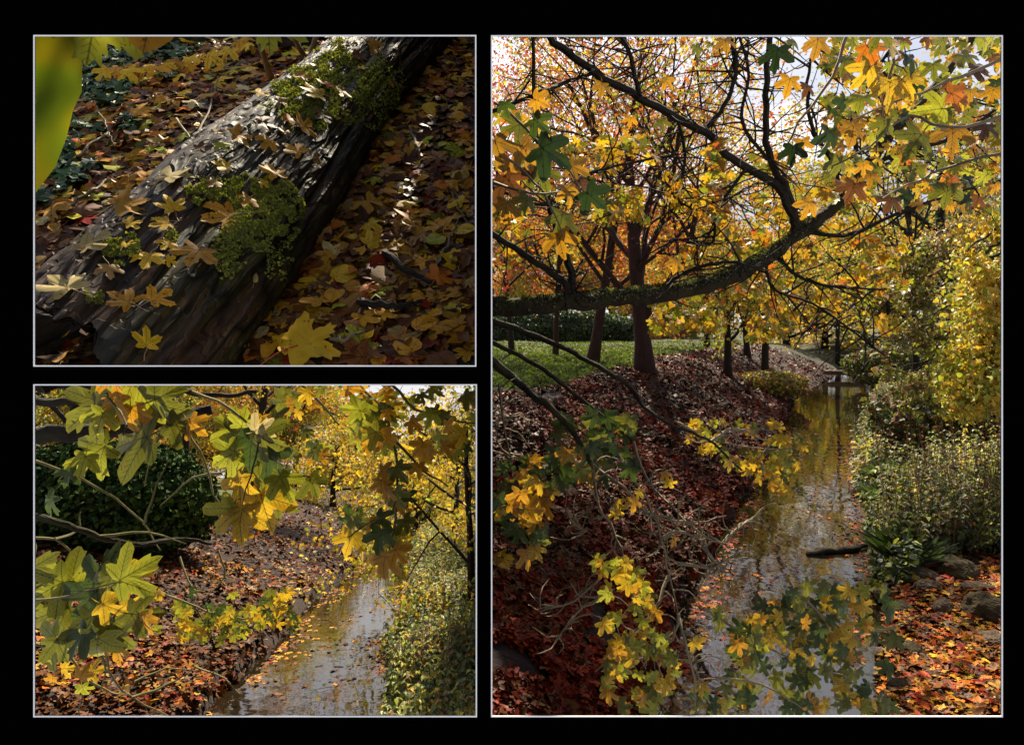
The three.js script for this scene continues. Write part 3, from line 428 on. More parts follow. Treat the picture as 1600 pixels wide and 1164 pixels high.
// ================================================================== PLACE 2: the stream on the falling slope, lower left
const TILT2 = -Math.atan(0.24), q2 = new THREE.Quaternion().setFromAxisAngle(V(1, 0, 0), TILT2), q2i = q2.clone().invert(), H2 = 2.4;
const to2 = (w) => w.clone().sub(EYE).applyQuaternion(q2i), from2 = (l) => l.clone().applyQuaternion(q2).add(EYE);
function on2(px, py, y = -H2) { const d = at(px, py, 1).sub(EYE).applyQuaternion(q2i); return d.multiplyScalar(y / d.y); }
const table = (rows) => (d) => { let i = 0; while (i < rows.length - 2 && rows[i + 1][0] < d) i++; const [a, x] = rows[i], [b, y] = rows[i + 1]; return lerp(x, y, clamp((d - a) / (b - a), -0.6, 1.6)); };
const edge2L = table([[330, 1118], [390, 1060], [450, 1000], [490, 950], [545, 900], [600, 850], [630, 822], [672, 790], [690, 772]].map(([x, y]) => { const p = on2(x, y); return [-p.z, p.x]; }));
const edge2R = table([[606, 1118], [602, 1060], [600, 1000], [630, 960], [634, 900], [642, 850], [662, 822], [697, 790], [702, 772]].map(([x, y]) => { const p = on2(x, y); return [-p.z, p.x]; }));
function high2(x, d) {
  const l = edge2L(d) - x, rr = x - edge2R(d), n = 0.22 * (fbm(x * 0.5 + 7, d * 0.5, 3, 3) - 0.5) + 0.08 * (fbm(x * 2.5, d * 2.5, 9, 2) - 0.5);
  const l1 = l + 0.25 * (fbm(x, d * 1.5, 4, 2) - 0.5), r1 = rr + 0.25 * (fbm(x, d * 1.5, 14, 2) - 0.5);
  let y = -0.25; if (l1 > 0) y = -0.25 + 0.35 * step(0, 0.22, l1) + 0.26 * Math.min(l1, 5.4) + 0.015 * Math.max(0, l1 - 5.4); else if (r1 > 0) y = -0.25 + 0.34 * step(0, 0.3, r1) + 0.14 * Math.min(r1, 3);
  return -H2 + y + n * step(-0.2, 0.6, Math.max(l, rr));
}
const keep2 = (w) => inLeft(w) && w.z < -1.7;
function sheet(rows, cols, pointOf, colourOf, uvK = 0.5) {
  const P = [], K = [], U = [], I = [];
  for (let j = 0; j <= rows; j++) for (let i = 0; i <= cols; i++) { const p = pointOf(i / cols, j / rows); P.push(p.x, p.y, p.z); U.push(p.x * uvK, p.z * uvK); if (colourOf) K.push(...colourOf(p)); }
  for (let j = 0; j < rows; j++) for (let i = 0; i < cols; i++) { const o = j * (cols + 1) + i; I.push(o, o + 1, o + cols + 1, o + 1, o + cols + 2, o + cols + 1); }
  const g = new THREE.BufferGeometry(); g.setAttribute('position', new THREE.Float32BufferAttribute(P, 3)); g.setAttribute('uv', new THREE.Float32BufferAttribute(U, 2)); if (colourOf) g.setAttribute('color', new THREE.Float32BufferAttribute(K, 3)); g.setIndex(I); g.computeVertexNormals(); return g;
}
const matGround = new THREE.MeshStandardMaterial({ vertexColors: true, map: soilMap, bumpMap: soilBump, bumpScale: 0.03, roughness: 1 });
const matWater = new THREE.MeshPhysicalMaterial({ color: rgb(0.012, 0.008, 0.004), roughness: 0.03, ior: 1.95, bumpMap: again(ripple, 1, 1), bumpScale: 0.0022 });
const lawn2 = (p) => { const l = edge2L(-p.z) - p.x; return step(4.6, 5.6, l + 0.8 * (fbm(p.x, p.z, 6, 2) - 0.5)) * step(11, 13, -p.z); };
{
  const dOf = (v) => 2.6 * Math.pow(150 / 2.6, v), g = sheet(150, 130, (u, v) => { const d = dOf(v), x = lerp(-1.05 * d - 4, DIVIDE * d, u); return V(x, high2(x, d), -d); }, (p) => { const k = lawn2(p), f = 0.7 + 0.6 * fbm(p.x * 2, p.z * 2, 2, 3); return [lerp(0.045, 0.10, k) * f, lerp(0.024, 0.17, k) * f, lerp(0.013, 0.02, k) * f]; });
  const m = structure('ground', g, matGround); m.position.copy(EYE); m.quaternion.copy(q2);
  const w = sheet(60, 6, (u, v) => { const d = 3.6 * Math.pow(75 / 3.6, v); return V(lerp(edge2L(d) - 0.35, Math.min(edge2R(d) + 0.35, DIVIDE * d), u), -H2, -d); }, null, 0.5), wm = structure('stream_water', w, matWater); wm.position.copy(EYE); wm.quaternion.copy(q2);
}
const lay = (m) => { m.position.copy(EYE); m.quaternion.copy(q2); return m; };
{ // litter on the slope, plants on the other bank
  const r = rngOf(201), mixL = mixer({ umber: 5, brown: 7, crimson: 0.9, red: 0.3, orange: 0.9, ochre: 2.4, tan: 1.0, gold: 0.8 }), A = [[], [], []], wet = [], green = [[], []], grass = [];
  const bed = (x, d, lift, tilt) => { const e = 0.06, n = V(high2(x - e, d) - high2(x + e, d), 2 * e, high2(x, d - e) - high2(x, d + e)).negate(); n.set(-(high2(x + e, d) - high2(x - e, d)), 2 * e, (high2(x, d + e) - high2(x, d - e))).normalize(); return [V(x, high2(x, d) + lift, -d), n.addScaledVector(ball(r), tilt).normalize()]; };
  for (let i = 0; i < 56000; i++) {
    const d = 3.2 * Math.pow(45 / 3.2, Math.pow(r(), 0.9)), x = lerp(-0.86 * d - 1, DIVIDE * d - 0.05, r()), l = edge2L(d) - x; if (l < -0.1) continue; if (l > 5.2 + r() * 3 && d > 11) continue; if (fbm(x * 1.3, d * 1.3, 71, 3) < 0.27) continue;
    const [p, n] = bed(x, d, 0.01 + 0.06 * r(), 1.0), a = r() * 6.283; A[i % 3].push([p, turnTo(V(Math.cos(a), 0, Math.sin(a)), n), 0.08 * (0.5 + 1.0 * r() * r()) * (1 + d / 60), vary(mixL(clamp(0.5 * r() + 0.5 * fbm(x * 0.8, d * 0.8, 5, 2) * 1.6 - 0.1)), r, 0.5).multiplyScalar(0.75)]);
  }
  A.forEach((list, k) => lay(copies('leaf_litter', [geoLow[0], geoLow[1], geoOval[1]][k], matLitter[k], list, null, ['red brown leaf litter over the slope above the lower stream', 'mixed autumn leaf litter over the slope above the lower stream', 'slim dead leaves over the slope above the lower stream'][k], 'leaf litter')));
  for (let i = 0; i < 1500; i++) { const d = 3.6 * Math.pow(20 / 3.6, r()), t = r() < 0.75 ? (r() < 0.5 ? 0.22 * r() * r() : 1 - 0.22 * r() * r()) : r(), x = lerp(edge2L(d), edge2R(d), t); if (fbm(x * 1.3, d * 0.7, 8, 3) < 0.5) continue; const a = r() * 6.283; wet.push([V(x, -H2 + 0.004 + 0.004 * r(), -d), turnTo(V(Math.cos(a), 0, Math.sin(a)), V(0, 1, 0).addScaledVector(ball(r), 0.15)), 0.05 + 0.035 * r(), vary(mixL(r()), r, 0.3)]); }
  lay(copies('floating_leaves', geoLow[2], matLitter[0], wet, null, 'dead leaves floating on the lower stream', 'leaves'));
  const mixG = mixer({ green: 2, olive: 5, dark: 0.8, lime: 2.6, yellow: 1.0, ochre: 1.6, brown: 1.6 });
  for (let i = 0; i < 36000; i++) {
    const d = 3.2 * Math.pow(40 / 3.2, Math.pow(r(), 0.85)), x0 = edge2R(d) - 0.05, x = lerp(x0, DIVIDE * d - 0.04, r()); if (x > DIVIDE * d - 0.04 || x < x0) continue;
    const hgt = 0.05 + 0.4 * r() * fbm(x * 1.2, d * 1.2, 2, 2), [p, n] = bed(x, d, hgt, 0.9), a = r() * 6.283, k = i % 2; green[k].push([p, turnTo(V(Math.cos(a), -0.2, Math.sin(a)), n), (k ? 0.045 : 0.055) * (0.6 + 0.7 * r()), vary(mixG(clamp(0.4 * r() + 0.6 * fbm(x * 1.1, d * 1.1, 15, 2) * 1.3 - 0.1)), r, 0.35)]);
  }
  const stalks = [], blades = [];
  for (let i = 0; i < 1500; i++) { const d = 3.4 * Math.pow(26 / 3.4, r()), x = lerp(edge2R(d) + 0.05, DIVIDE * d - 0.12, r()); if (x < edge2R(d) || fbm(x * 0.9, d * 0.9, 44, 2) < 0.42) continue; weed(r, V(x, high2(x, d), -d), V(0, 1, 0), 0.25 + 0.5 * r(), 0.085, mixG, stalks, blades); }
  lay(copies('weed_stalks', stalkUnit, matFoliage, stalks, null, 'upright weed stalks on the bank right of the lower stream', 'weeds')); lay(copies('weed_leaves', geoOval[0], matFoliage, blades, null, 'paired nettle leaves on the bank right of the lower stream', 'weeds'));
  green.forEach((list, k) => lay(copies('ground_cover', k ? geoTiny : geoBlob[1], matFoliage, list, null, k ? 'small leaved weeds on the bank right of the lower stream' : 'nettles and weeds on the bank right of the lower stream', 'weeds')));
}
// trees of place 2
function tree2(px, d, o) { const x = (px - CX) / F * d, p = V(x, high2(x, d), -d); return tree({ pos: from2(p), quat: q2, keep: keep2, ...o }); }
const GOLD = { lime: 2.4, yellow: 3, olive: 2, gold: 2, orange: 0.6, green: 0.8 };
const T2 = { first: 0.25, limbs: 9, spread: 1.0, levels: 4, reach: 0.66, leafGap: 0.4, scatter: 0.5, perPoint: 16, leafSize: 0.088 };
tree2(530, 33, { ...T2, name: 'field_maple', label: 'slender golden tree standing on the lawn edge above the lower stream', height: 3.0, radius: 0.16, seed: 301, mix: GOLD });
tree2(412, 24, { ...T2, name: 'autumn_tree', label: 'orange gold tree behind the big hanging leaves', height: 6.5, radius: 0.2, seed: 303, first: 0.5, droop: 0.0, mix: { gold: 3, orange: 2.4, yellow: 2, lime: 1, red: 0.6 } });
tree2(300, 28, { ...T2, name: 'autumn_tree', label: 'olive gold tree behind the dark evergreen bush', height: 7, radius: 0.2, seed: 304, first: 0.5, droop: 0.0, mix: { olive: 2, gold: 2, orange: 1.6, lime: 1.5 } });
tree2(110, 24, { ...T2, name: 'autumn_tree', label: 'yellow green tree beyond the evergreen bush at the window edge', height: 7.5, radius: 0.24, seed: 305, mix: { olive: 2, lime: 2, yellow: 1.5 } });
tree2(655, 30, { ...T2, name: 'autumn_tree', label: 'olive tree above the bend of the lower stream', height: 2.4, radius: 0.12, seed: 315, mix: { olive: 3, lime: 2, yellow: 2, gold: 1 } });
tree2(712, 19, { ...T2, name: 'streamside_tree', label: 'yellow leaved tree leaning over the weedy bank of the lower stream', height: 3.4, radius: 0.1, seed: 313, droop: 0.14, mix: { lime: 3, yellow: 3, olive: 1.5, tan: 0.6 }, leafSize: 0.075 });
tree2(741, 11, { ...T2, name: 'streamside_tree', label: 'low yellow tree nearest on the weedy bank of the lower stream', height: 3.2, radius: 0.07, seed: 314, droop: 0.2, first: 0.12, mix: { lime: 3, yellow: 3, olive: 2 }, leafSize: 0.055, scatter: 0.3, leafGap: 0.2, perPoint: 9 });
tree2(20, 15, { ...T2, name: 'autumn_tree', label: 'spreading tree whose trunk stands beyond the outer edge of the slope', height: 7.5, radius: 0.26, seed: 316, first: 0.45, mix: GOLD, leafSize: 0.09 });
[[600, 52], [470, 55], [370, 50], [560, 62], [250, 52], [690, 50], [160, 55], [60, 48], [420, 70], [640, 72], [310, 74], [510, 78]].forEach(([px, d], i) => tree2(px, d, { name: 'far_tree', grp: 'far trees beyond the lower stream', label: ['far golden tree where the lower stream vanishes', 'far olive tree behind the slender golden tree', 'far golden tree behind the orange gold tree', 'far olive tree behind the thin yellow tree', 'far golden tree behind the olive gold tree', 'far olive tree at the end of the weedy bank', 'far golden tree behind the evergreen bush', 'far olive tree at the outer edge of the slope', 'farthest golden tree over the lawn', 'farthest olive tree over the stream', 'farthest golden tree over the bush', 'farthest olive tree in the middle of the lawn'][i], height: px > 640 ? 5.5 : px > 500 ? 3.0 : 9, radius: 0.3, seed: 320 + i, first: 0.06, limbs: 12, spread: 1.1, levels: 3, reach: 0.6, mix: i % 2 ? { lime: 2.5, yellow: 2, olive: 2.6, green: 1 } : { gold: 2, yellow: 2, olive: 2, orange: 0.8, lime: 1.4 }, leafSize: 0.16, perPoint: 44, scatter: 1.2, leafGap: 0.45, clump: 2 }));
function bush({ name = 'bush', label, pos, quat, rx, ry, rz, n, size, mix, seed, keep, geo = geoTiny, mat = matFoliage }) {
  const t = group(name, label, 'bush'), r = rngOf(seed), stems = [], list = [], pick = mixer(mix), w = V(0, 0, 0); t.position.copy(pos); t.quaternion.copy(quat ?? Q0);
  for (let i = 0; i < 16; i++) { const a = r() * 6.283, k = 0.3 + 0.6 * r(); stems.push(tube([V(Math.cos(a) * 0.1 * rx, -0.1, Math.sin(a) * 0.1 * rz), V(Math.cos(a) * 0.4 * k * rx, ry * 0.6, Math.sin(a) * 0.4 * k * rz), V(Math.cos(a) * 0.85 * k * rx, ry * (1.0 + 0.6 * r()), Math.sin(a) * 0.85 * k * rz)], [0.04, 0.025, 0.008], 5, 6, 0.05, i + seed)); }
  mesh('stems', mergeGeometries(stems), matBark, t).userData.kind = 'stuff';
  for (let i = 0; i < n; i++) { const p = ball(r).normalize(), f = fbm(p.x * 2.6 + seed, p.y * 2.6, p.z * 2.6, 3), k = (0.72 + 0.55 * f) * (1 - 0.45 * r() * r()); p.multiplyScalar(k); if (p.y < -0.75) continue; const q = V(p.x * rx, (p.y + 0.7) * ry, p.z * rz); w.copy(q).applyQuaternion(t.quaternion).add(t.position); if (keep && !keep(w)) continue; list.push([q, turnTo(ball(r).add(V(0, -0.3, 0)), p.clone().addScaledVector(ball(r), 0.8)), size * (0.6 + 0.8 * r()), vary(pick(r()), r, 0.35)]); }
  copies('foliage', geo, mat, list, t); return t;
}
{
  const p = V(-0.61 * 13, 0, -13); p.y = high2(p.x, 13) - 0.1;
  bush({ name: 'evergreen_bush', label: 'large dark evergreen bush on the leafy slope', pos: from2(p), quat: q2, rx: 2.1, ry: 1.25, rz: 1.6, n: 26000, size: 0.075, mix: { dark: 4, green: 2, ivy: 1 }, seed: 41, mat: matBush });
  const p2 = on2(668, 800); p2.y = high2(p2.x, -p2.z); bush({ name: 'waterside_bush', label: 'dark green bush where the lower stream bends away', pos: from2(p2), quat: q2, rx: 0.9, ry: 0.5, rz: 0.9, n: 3200, size: 0.12, mix: { green: 3, olive: 2, dark: 2 }, seed: 43, keep: keep2 });
}
// boughs and hanging leaves close to the window
function bough(parent, name, pts, half, mat, seed, sides = 8) { const P = pts.map(([x, y, d]) => at(x, y, d)); return mesh(name, tube(P, pts.map(([, , d], i) => lerp(half[0], half[1], i / (pts.length - 1)) / F * d), sides, sides <= 5 ? (pts.length - 1) * 3 : pts.length * 4, (sides <= 5 ? 1.3 : 0.5) * (half[0] + half[1]) / 2 / F * pts[0][2], seed), mat, parent); }
function leafOn(parent, px, py, d, size, deg, colour, v, r, face = 0.9, fresh = true) {
  const a = deg * Math.PI / 180, m = mesh('leaf', geoMaple[v % 5], leafMat(colour, fresh, v), parent), s = size * 0.76 / F * d;
  m.quaternion.copy(turnTo(V(Math.sin(a), Math.cos(a), (r() - 0.5) * 0.7), V((r() - 0.5) * 1.3, 0.25 + (r() - 0.5) * 0.8, face))); m.scale.setScalar(s); m.position.copy(at(px, py, d)).addScaledVector(V(0, 1, 0).applyQuaternion(m.quaternion), -0.4 * s); return m;
}
function spray(parent, r, n, [x0, y0, x1, y1], [d0, d1], [s0, s1], cols, ok = () => true) { let k = 0, tries = 0; const pick = cols.split(' '); while (k < n && tries++ < n * 20) { const x = lerp(x0, x1, r()), y = lerp(y0, y1, r()); if (!ok(x, y)) continue; k++; leafOn(parent, x, y, lerp(d0, d1, r()), lerp(s0, s1, r()), 180 + (r() - 0.5) * 200, pick[Math.floor(r() * pick.length)], Math.floor(r() * 10), r); } }
function twigs(parent, r, list, half, mat) { for (const pts of list) bough(parent, 'twig', pts, half, mat, Math.floor(r() * 1e5), 5); }
{
  const r = rngOf(411);
  const a = group('maple_bough', 'dark bough with big green lobed leaves across the upper corner', 'bough');
  bough(a, 'limb', [[20, 680, 2.9], [120, 676, 2.9], [200, 668, 3.0], [262, 655, 3.1], [330, 640, 3.2]], [15, 8], matBark, 3);
  bough(a, 'limb', [[20, 628, 2.8], [100, 628, 2.8], [165, 618, 2.8], [220, 614, 2.8], [300, 612, 2.9]], [7, 4], matBark, 4);
  bough(a, 'limb', [[20, 600, 3], [130, 605, 3], [220, 600, 3], [330, 618, 3.1], [400, 612, 3.1]], [6, 3], matBark, 5);
  twigs(a, r, [[[165, 618, 2.4], [195, 660, 2.3], [190, 690, 2.2]], [[265, 605, 2.5], [290, 670, 2.5], [320, 720, 2.6], [345, 790, 2.8], [420, 800, 3]], [[300, 612, 2.5], [360, 640, 2.4], [400, 680, 2.4], [395, 730, 2.3], [380, 780, 2.2]], [[262, 655, 2.8], [240, 700, 2.8], [225, 760, 2.9]], [[345, 740, 3], [300, 745, 3.1], [250, 790, 3.2]]], [2.6, 1.0], matTwigMoss);
  [[205, 690, 110, 255, 'olive', 0], [130, 645, 92, 235, 'olive', 1], [160, 632, 60, 80, 'olive', 2], [225, 622, 96, 150, 'lime', 3], [262, 614, 80, 60, 'olive', 4], [172, 640, 64, 200, 'gold', 1], [205, 655, 56, 180, 'gold', 2], [140, 712, 74, 230, 'lime', 4], [128, 728, 46, 190, 'lime', 0], [285, 668, 58, 110, 'olive', 3], [180, 600, 54, 170, 'gold', 0], [240, 640, 40, 170, 'gold', 5], [155, 660, 50, 200, 'lime', 3], [305, 668, 44, 130, 'gold', 2]].forEach(([x, y, s, g, c, v]) => leafOn(a, x, y, 2.35 + 0.15 * r(), s * 1.05, g, c, v, r, 1.3));
  [[352, 664, 54, 300, 'lime', 0], [360, 685, 66, 250, 'olive', 1], [392, 700, 76, 190, 'green', 2], [420, 690, 62, 120, 'olive', 3], [368, 735, 70, 200, 'lime', 4], [430, 725, 74, 140, 'green', 0], [405, 742, 64, 180, 'olive', 2], [372, 765, 60, 190, 'yellow', 1], [352, 812, 66, 215, 'lime', 3], [374, 818, 66, 178, 'yellow', 4], [414, 798, 78, 165, 'yellow', 0], [392, 788, 50, 160, 'gold', 1], [446, 790, 46, 130, 'olive', 2], [490, 762, 44, 160, 'olive', 3], [408, 668, 42, 60, 'pale', 4], [380, 655, 40, 20, 'lime', 2], [436, 660, 44, 100, 'olive', 0], [350, 715, 54, 240, 'lime', 1], [445, 760, 54, 150, 'lime', 4], [380, 840, 26, 180, 'gold', 3]].forEach(([x, y, s, g, c, v]) => leafOn(a, x, y, 2.35 + 0.3 * r(), s * 1.1, g, c, v, r, 1.2));
  const b = group('maple_spray', 'spray of green and gold lobed leaves over the lower corner of the slope', 'bough');
  bough(b, 'limb', [[20, 802, 2.9], [90, 815, 2.9], [150, 838, 3.0], [210, 850, 3.1], [280, 842, 3.3], [330, 850, 3.4]], [6, 2.4], matBarkMoss, 7);
  twigs(b, r, [[[20, 940, 2.4], [90, 935, 2.4], [150, 920, 2.4], [215, 900, 2.4]], [[30, 1000, 2.4], [95, 1020, 2.5], [130, 1055, 2.6], [125, 1100, 2.7], [120, 1125, 2.7]], [[130, 1055, 2.6], [165, 1080, 2.7], [200, 1085, 2.7]], [[165, 990, 2.8], [170, 1050, 2.9], [205, 1090, 3], [265, 1120, 3.1]], [[110, 1000, 2.5], [160, 1030, 2.5], [155, 1085, 2.6]], [[20, 840, 2.9], [85, 842, 2.9], [115, 870, 3], [140, 900, 3]], [[85, 842, 2.9], [120, 830, 3], [125, 800, 3]], [[205, 1090, 3], [260, 1070, 3.1], [300, 1045, 3.2]], [[150, 838, 3], [230, 832, 3.1], [290, 850, 3.2]], [[55, 720, 3], [150, 760, 3.1], [220, 815, 3.3], [250, 860, 3.4]], [[225, 820, 3.3], [240, 770, 3.3], [262, 720, 3.4]]], [2.4, 0.9], matTwigMoss);
  [[62, 880, 62, 60, 'olive', 0], [88, 905, 92, 300, 'lime', 1], [70, 925, 80, 240, 'lime', 2], [168, 885, 74, 10, 'green', 3], [165, 915, 60, 200, 'olive', 4], [212, 892, 80, 60, 'lime', 0], [205, 910, 60, 150, 'yellow', 2], [75, 960, 90, 250, 'olive', 1], [130, 950, 96, 215, 'green', 3], [140, 985, 70, 185, 'lime', 4], [175, 950, 48, 120, 'yellow', 2], [205, 945, 40, 60, 'yellow', 0], [225, 960, 60, 95, 'olive', 1], [228, 975, 40, 160, 'gold', 2], [120, 1005, 60, 210, 'green', 0], [150, 1015, 74, 200, 'lime', 3], [185, 995, 80, 165, 'olive', 4], [180, 1020, 44, 175, 'gold', 1], [72, 1010, 74, 225, 'lime', 2], [95, 1015, 56, 165, 'olive', 0], [105, 1045, 26, 90, 'yellow', 1], [130, 1050, 28, 30, 'gold', 3], [150, 1048, 30, 80, 'yellow', 2], [130, 1080, 26, 170, 'lime', 4], [80, 1065, 24, 200, 'gold', 1], [105, 745, 40, 200, 'green', 0], [75, 790, 44, 200, 'green', 4]].forEach(([x, y, s, g, c, v]) => leafOn(b, x, y, 2.3 + 0.35 * r(), s * 1.05, g, c, v, r, 1.2));
  const c = group('maple_spray', 'twig of green and gold lobed leaves hanging over the lower stream', 'bough');
  twigs(c, r, [[[600, 640, 3.6], [615, 700, 3.6], [620, 760, 3.5], [612, 800, 3.4], [570, 820, 3.3], [545, 840, 3.2]], [[620, 770, 3.5], [615, 830, 3.4], [605, 870, 3.3]], [[618, 690, 3.6], [660, 735, 3.7], [700, 760, 3.8]], [[610, 600, 3.6], [650, 640, 3.6], [680, 650, 3.6], [745, 662, 3.7]], [[560, 600, 3.6], [600, 640, 3.6]], [[470, 600, 3.8], [510, 640, 3.8], [530, 665, 3.8]]], [2.6, 1.1], matTwigMoss);
  [[548, 805, 46, 330, 'green', 0], [558, 818, 40, 150, 'olive', 1], [545, 850, 46, 200, 'yellow', 2], [566, 826, 26, 170, 'gold', 3], [580, 822, 30, 100, 'gold', 4], [598, 815, 40, 120, 'green', 0], [592, 845, 48, 190, 'green', 1], [620, 842, 36, 150, 'lime', 2], [635, 822, 36, 160, 'olive', 3], [598, 885, 56, 190, 'ochre', 4], [625, 868, 40, 140, 'gold', 0], [602, 772, 36, 190, 'ochre', 1], [622, 780, 40, 150, 'olive', 2], [640, 780, 28, 120, 'green', 3], [628, 798, 30, 170, 'gold', 4], [575, 680, 44, 250, 'lime', 0], [553, 668, 46, 220, 'lime', 1], [560, 690, 36, 180, 'lime', 2], [592, 690, 50, 190, 'gold', 3], [550, 640, 40, 280, 'lime', 4], [590, 655, 46, 150, 'olive', 0], [625, 740, 40, 140, 'olive', 2], [655, 735, 28, 170, 'gold', 3], [596, 760, 34, 180, 'ochre', 2], [605, 738, 30, 100, 'ochre', 0]].forEach(([x, y, s, g, cc, v]) => leafOn(c, x, y, 3.2 + 0.4 * r(), s * 1.05, g, cc, v, r, 1.0));
  spray(c, r, 95, [400, 598, 742, 715], [3.3, 5.0], [22, 38], 'lime yellow olive gold gold ochre lime green', (x, y) => fbm(x / 40, y / 30, 9, 2) > 0.42 && y < 735 - Math.abs(x - 640) * 0.1);
  const dd = group('young_maple', 'low twigs with small yellow green leaves halfway down the leafy slope', 'shrub');
  twigs(dd, r, [[[250, 925, 5], [290, 940, 5], [340, 960, 5], [400, 965, 5], [455, 940, 5]], [[300, 945, 5], [320, 975, 5], [335, 1000, 5]], [[280, 870, 5.2], [300, 920, 5.1], [320, 925, 5.1]], [[340, 860, 5.2], [350, 900, 5.2], [330, 925, 5.2]], [[300, 1040, 4.6], [350, 1060, 4.5], [380, 1090, 4.4]], [[210, 1065, 4.4], [260, 1045, 4.5], [310, 1050, 4.5]]], [1.8, 0.8], matTwigMoss);
  spray(dd, r, 150, [240, 925, 462, 1020], [4.7, 5.3], [13, 20], 'lime yellow yellow olive green lime', (x, y) => fbm(x / 26, y / 26, 3, 2) > 0.47 && Math.abs(y - 955 - 0.12 * (350 - x)) < 45);
}
// ================================================================== PLACE 3: the level stream, to the right
const on3 = (px, py, y = 0) => { const d = F * (EYE.y - y) / (py - CY); return V((px - CX) / F * d, y, -d); };
const edge3L = table([[1040, 1118], [1075, 960], [1112, 900], [1132, 850], [1160, 800], [1192, 740], [1228, 680], [1240, 640], [1246, 620], [1308, 586], [1320, 575]].map(([x, y]) => { const p = on3(x, y); return [-p.z, p.x]; }));
const edge3R = table([[1330, 1118], [1362, 960], [1368, 900], [1352, 850], [1345, 800], [1332, 740], [1332, 680], [1352, 640], [1362, 620], [1348, 586], [1335, 575]].map(([x, y]) => { const p = on3(x, y); return [-p.z, p.x]; }));
function high3(x, d) {
  const n = 0.25 * (fbm(x * 0.45 + 17, d * 0.45, 3, 3) - 0.5) + 0.08 * (fbm(x * 2.3, d * 2.3, 29, 2) - 0.5), wob = 0.3 * (fbm(x * 1.1, d * 1.4, 4, 2) - 0.5), l = edge3L(d) - x, rr = x - edge3R(d), l1 = l + wob, r1 = rr + wob;
  let y = -0.25; if (l1 > 0) { const s = 0.36 * l1; y = -0.25 + 0.3 * step(0, 0.25, l1) + (s < 1.35 ? s : 1.35 + 0.35 * (1 - Math.exp(-(s - 1.35) / 0.35))); } else if (r1 > 0) y = -0.25 + 0.4 * step(0, 0.35, r1) + 0.13 * Math.min(r1, 2.2) + 0.26 * clamp(r1 - 2.2, 0, 5) + 0.02 * Math.max(0, r1 - 7);
  return y + n * step(-0.2, 0.8, Math.max(l, rr));
}
const keep3 = (w) => inRight(w) && w.z < -1.6;
const lawnEdge = (d) => edge3L(d) - 4.3 - 0.06 * d;
const lawn3 = (p) => step(-0.3, 0.5, lawnEdge(-p.z) - p.x + 0.9 * (fbm(p.x * 0.9, p.z * 0.9, 6, 3) - 0.5)) * step(13, 15, -p.z);
{
  const g = sheet(190, 170, (u, v) => { const d = 2.2 * Math.pow(420 / 2.2, v), x = lerp(DIVIDE * d, 1.0 * d + 5, u * u * 0.4 + u * 0.6); return V(x, high3(x, d), -d); }, (p) => { const k = Math.max(lawn3(p), step(40, 46, -p.z)), f = 0.7 + 0.6 * fbm(p.x * 2, p.z * 2, 2, 3); return [lerp(0.045, 0.08, k) * f, lerp(0.02, 0.12, k) * f, lerp(0.012, 0.012, k) * f]; });
  structure('ground', g, matGround);
  const w = sheet(70, 6, (u, v) => { const d = 2.6 * Math.pow(46 / 2.6, v); return V(lerp(edge3L(d) - 0.4, edge3R(d) + 0.4, u), 0, -d); }, null, 0.45); structure('stream_water', w, matWater);
}
const bed3 = (r, x, d, lift, tilt) => { const e = 0.06, n = V(-(high3(x + e, d) - high3(x - e, d)), 2 * e, high3(x, d + e) - high3(x, d - e)).normalize(); return [V(x, high3(x, d) + lift, -d), n.addScaledVector(ball(r), tilt).normalize()]; };
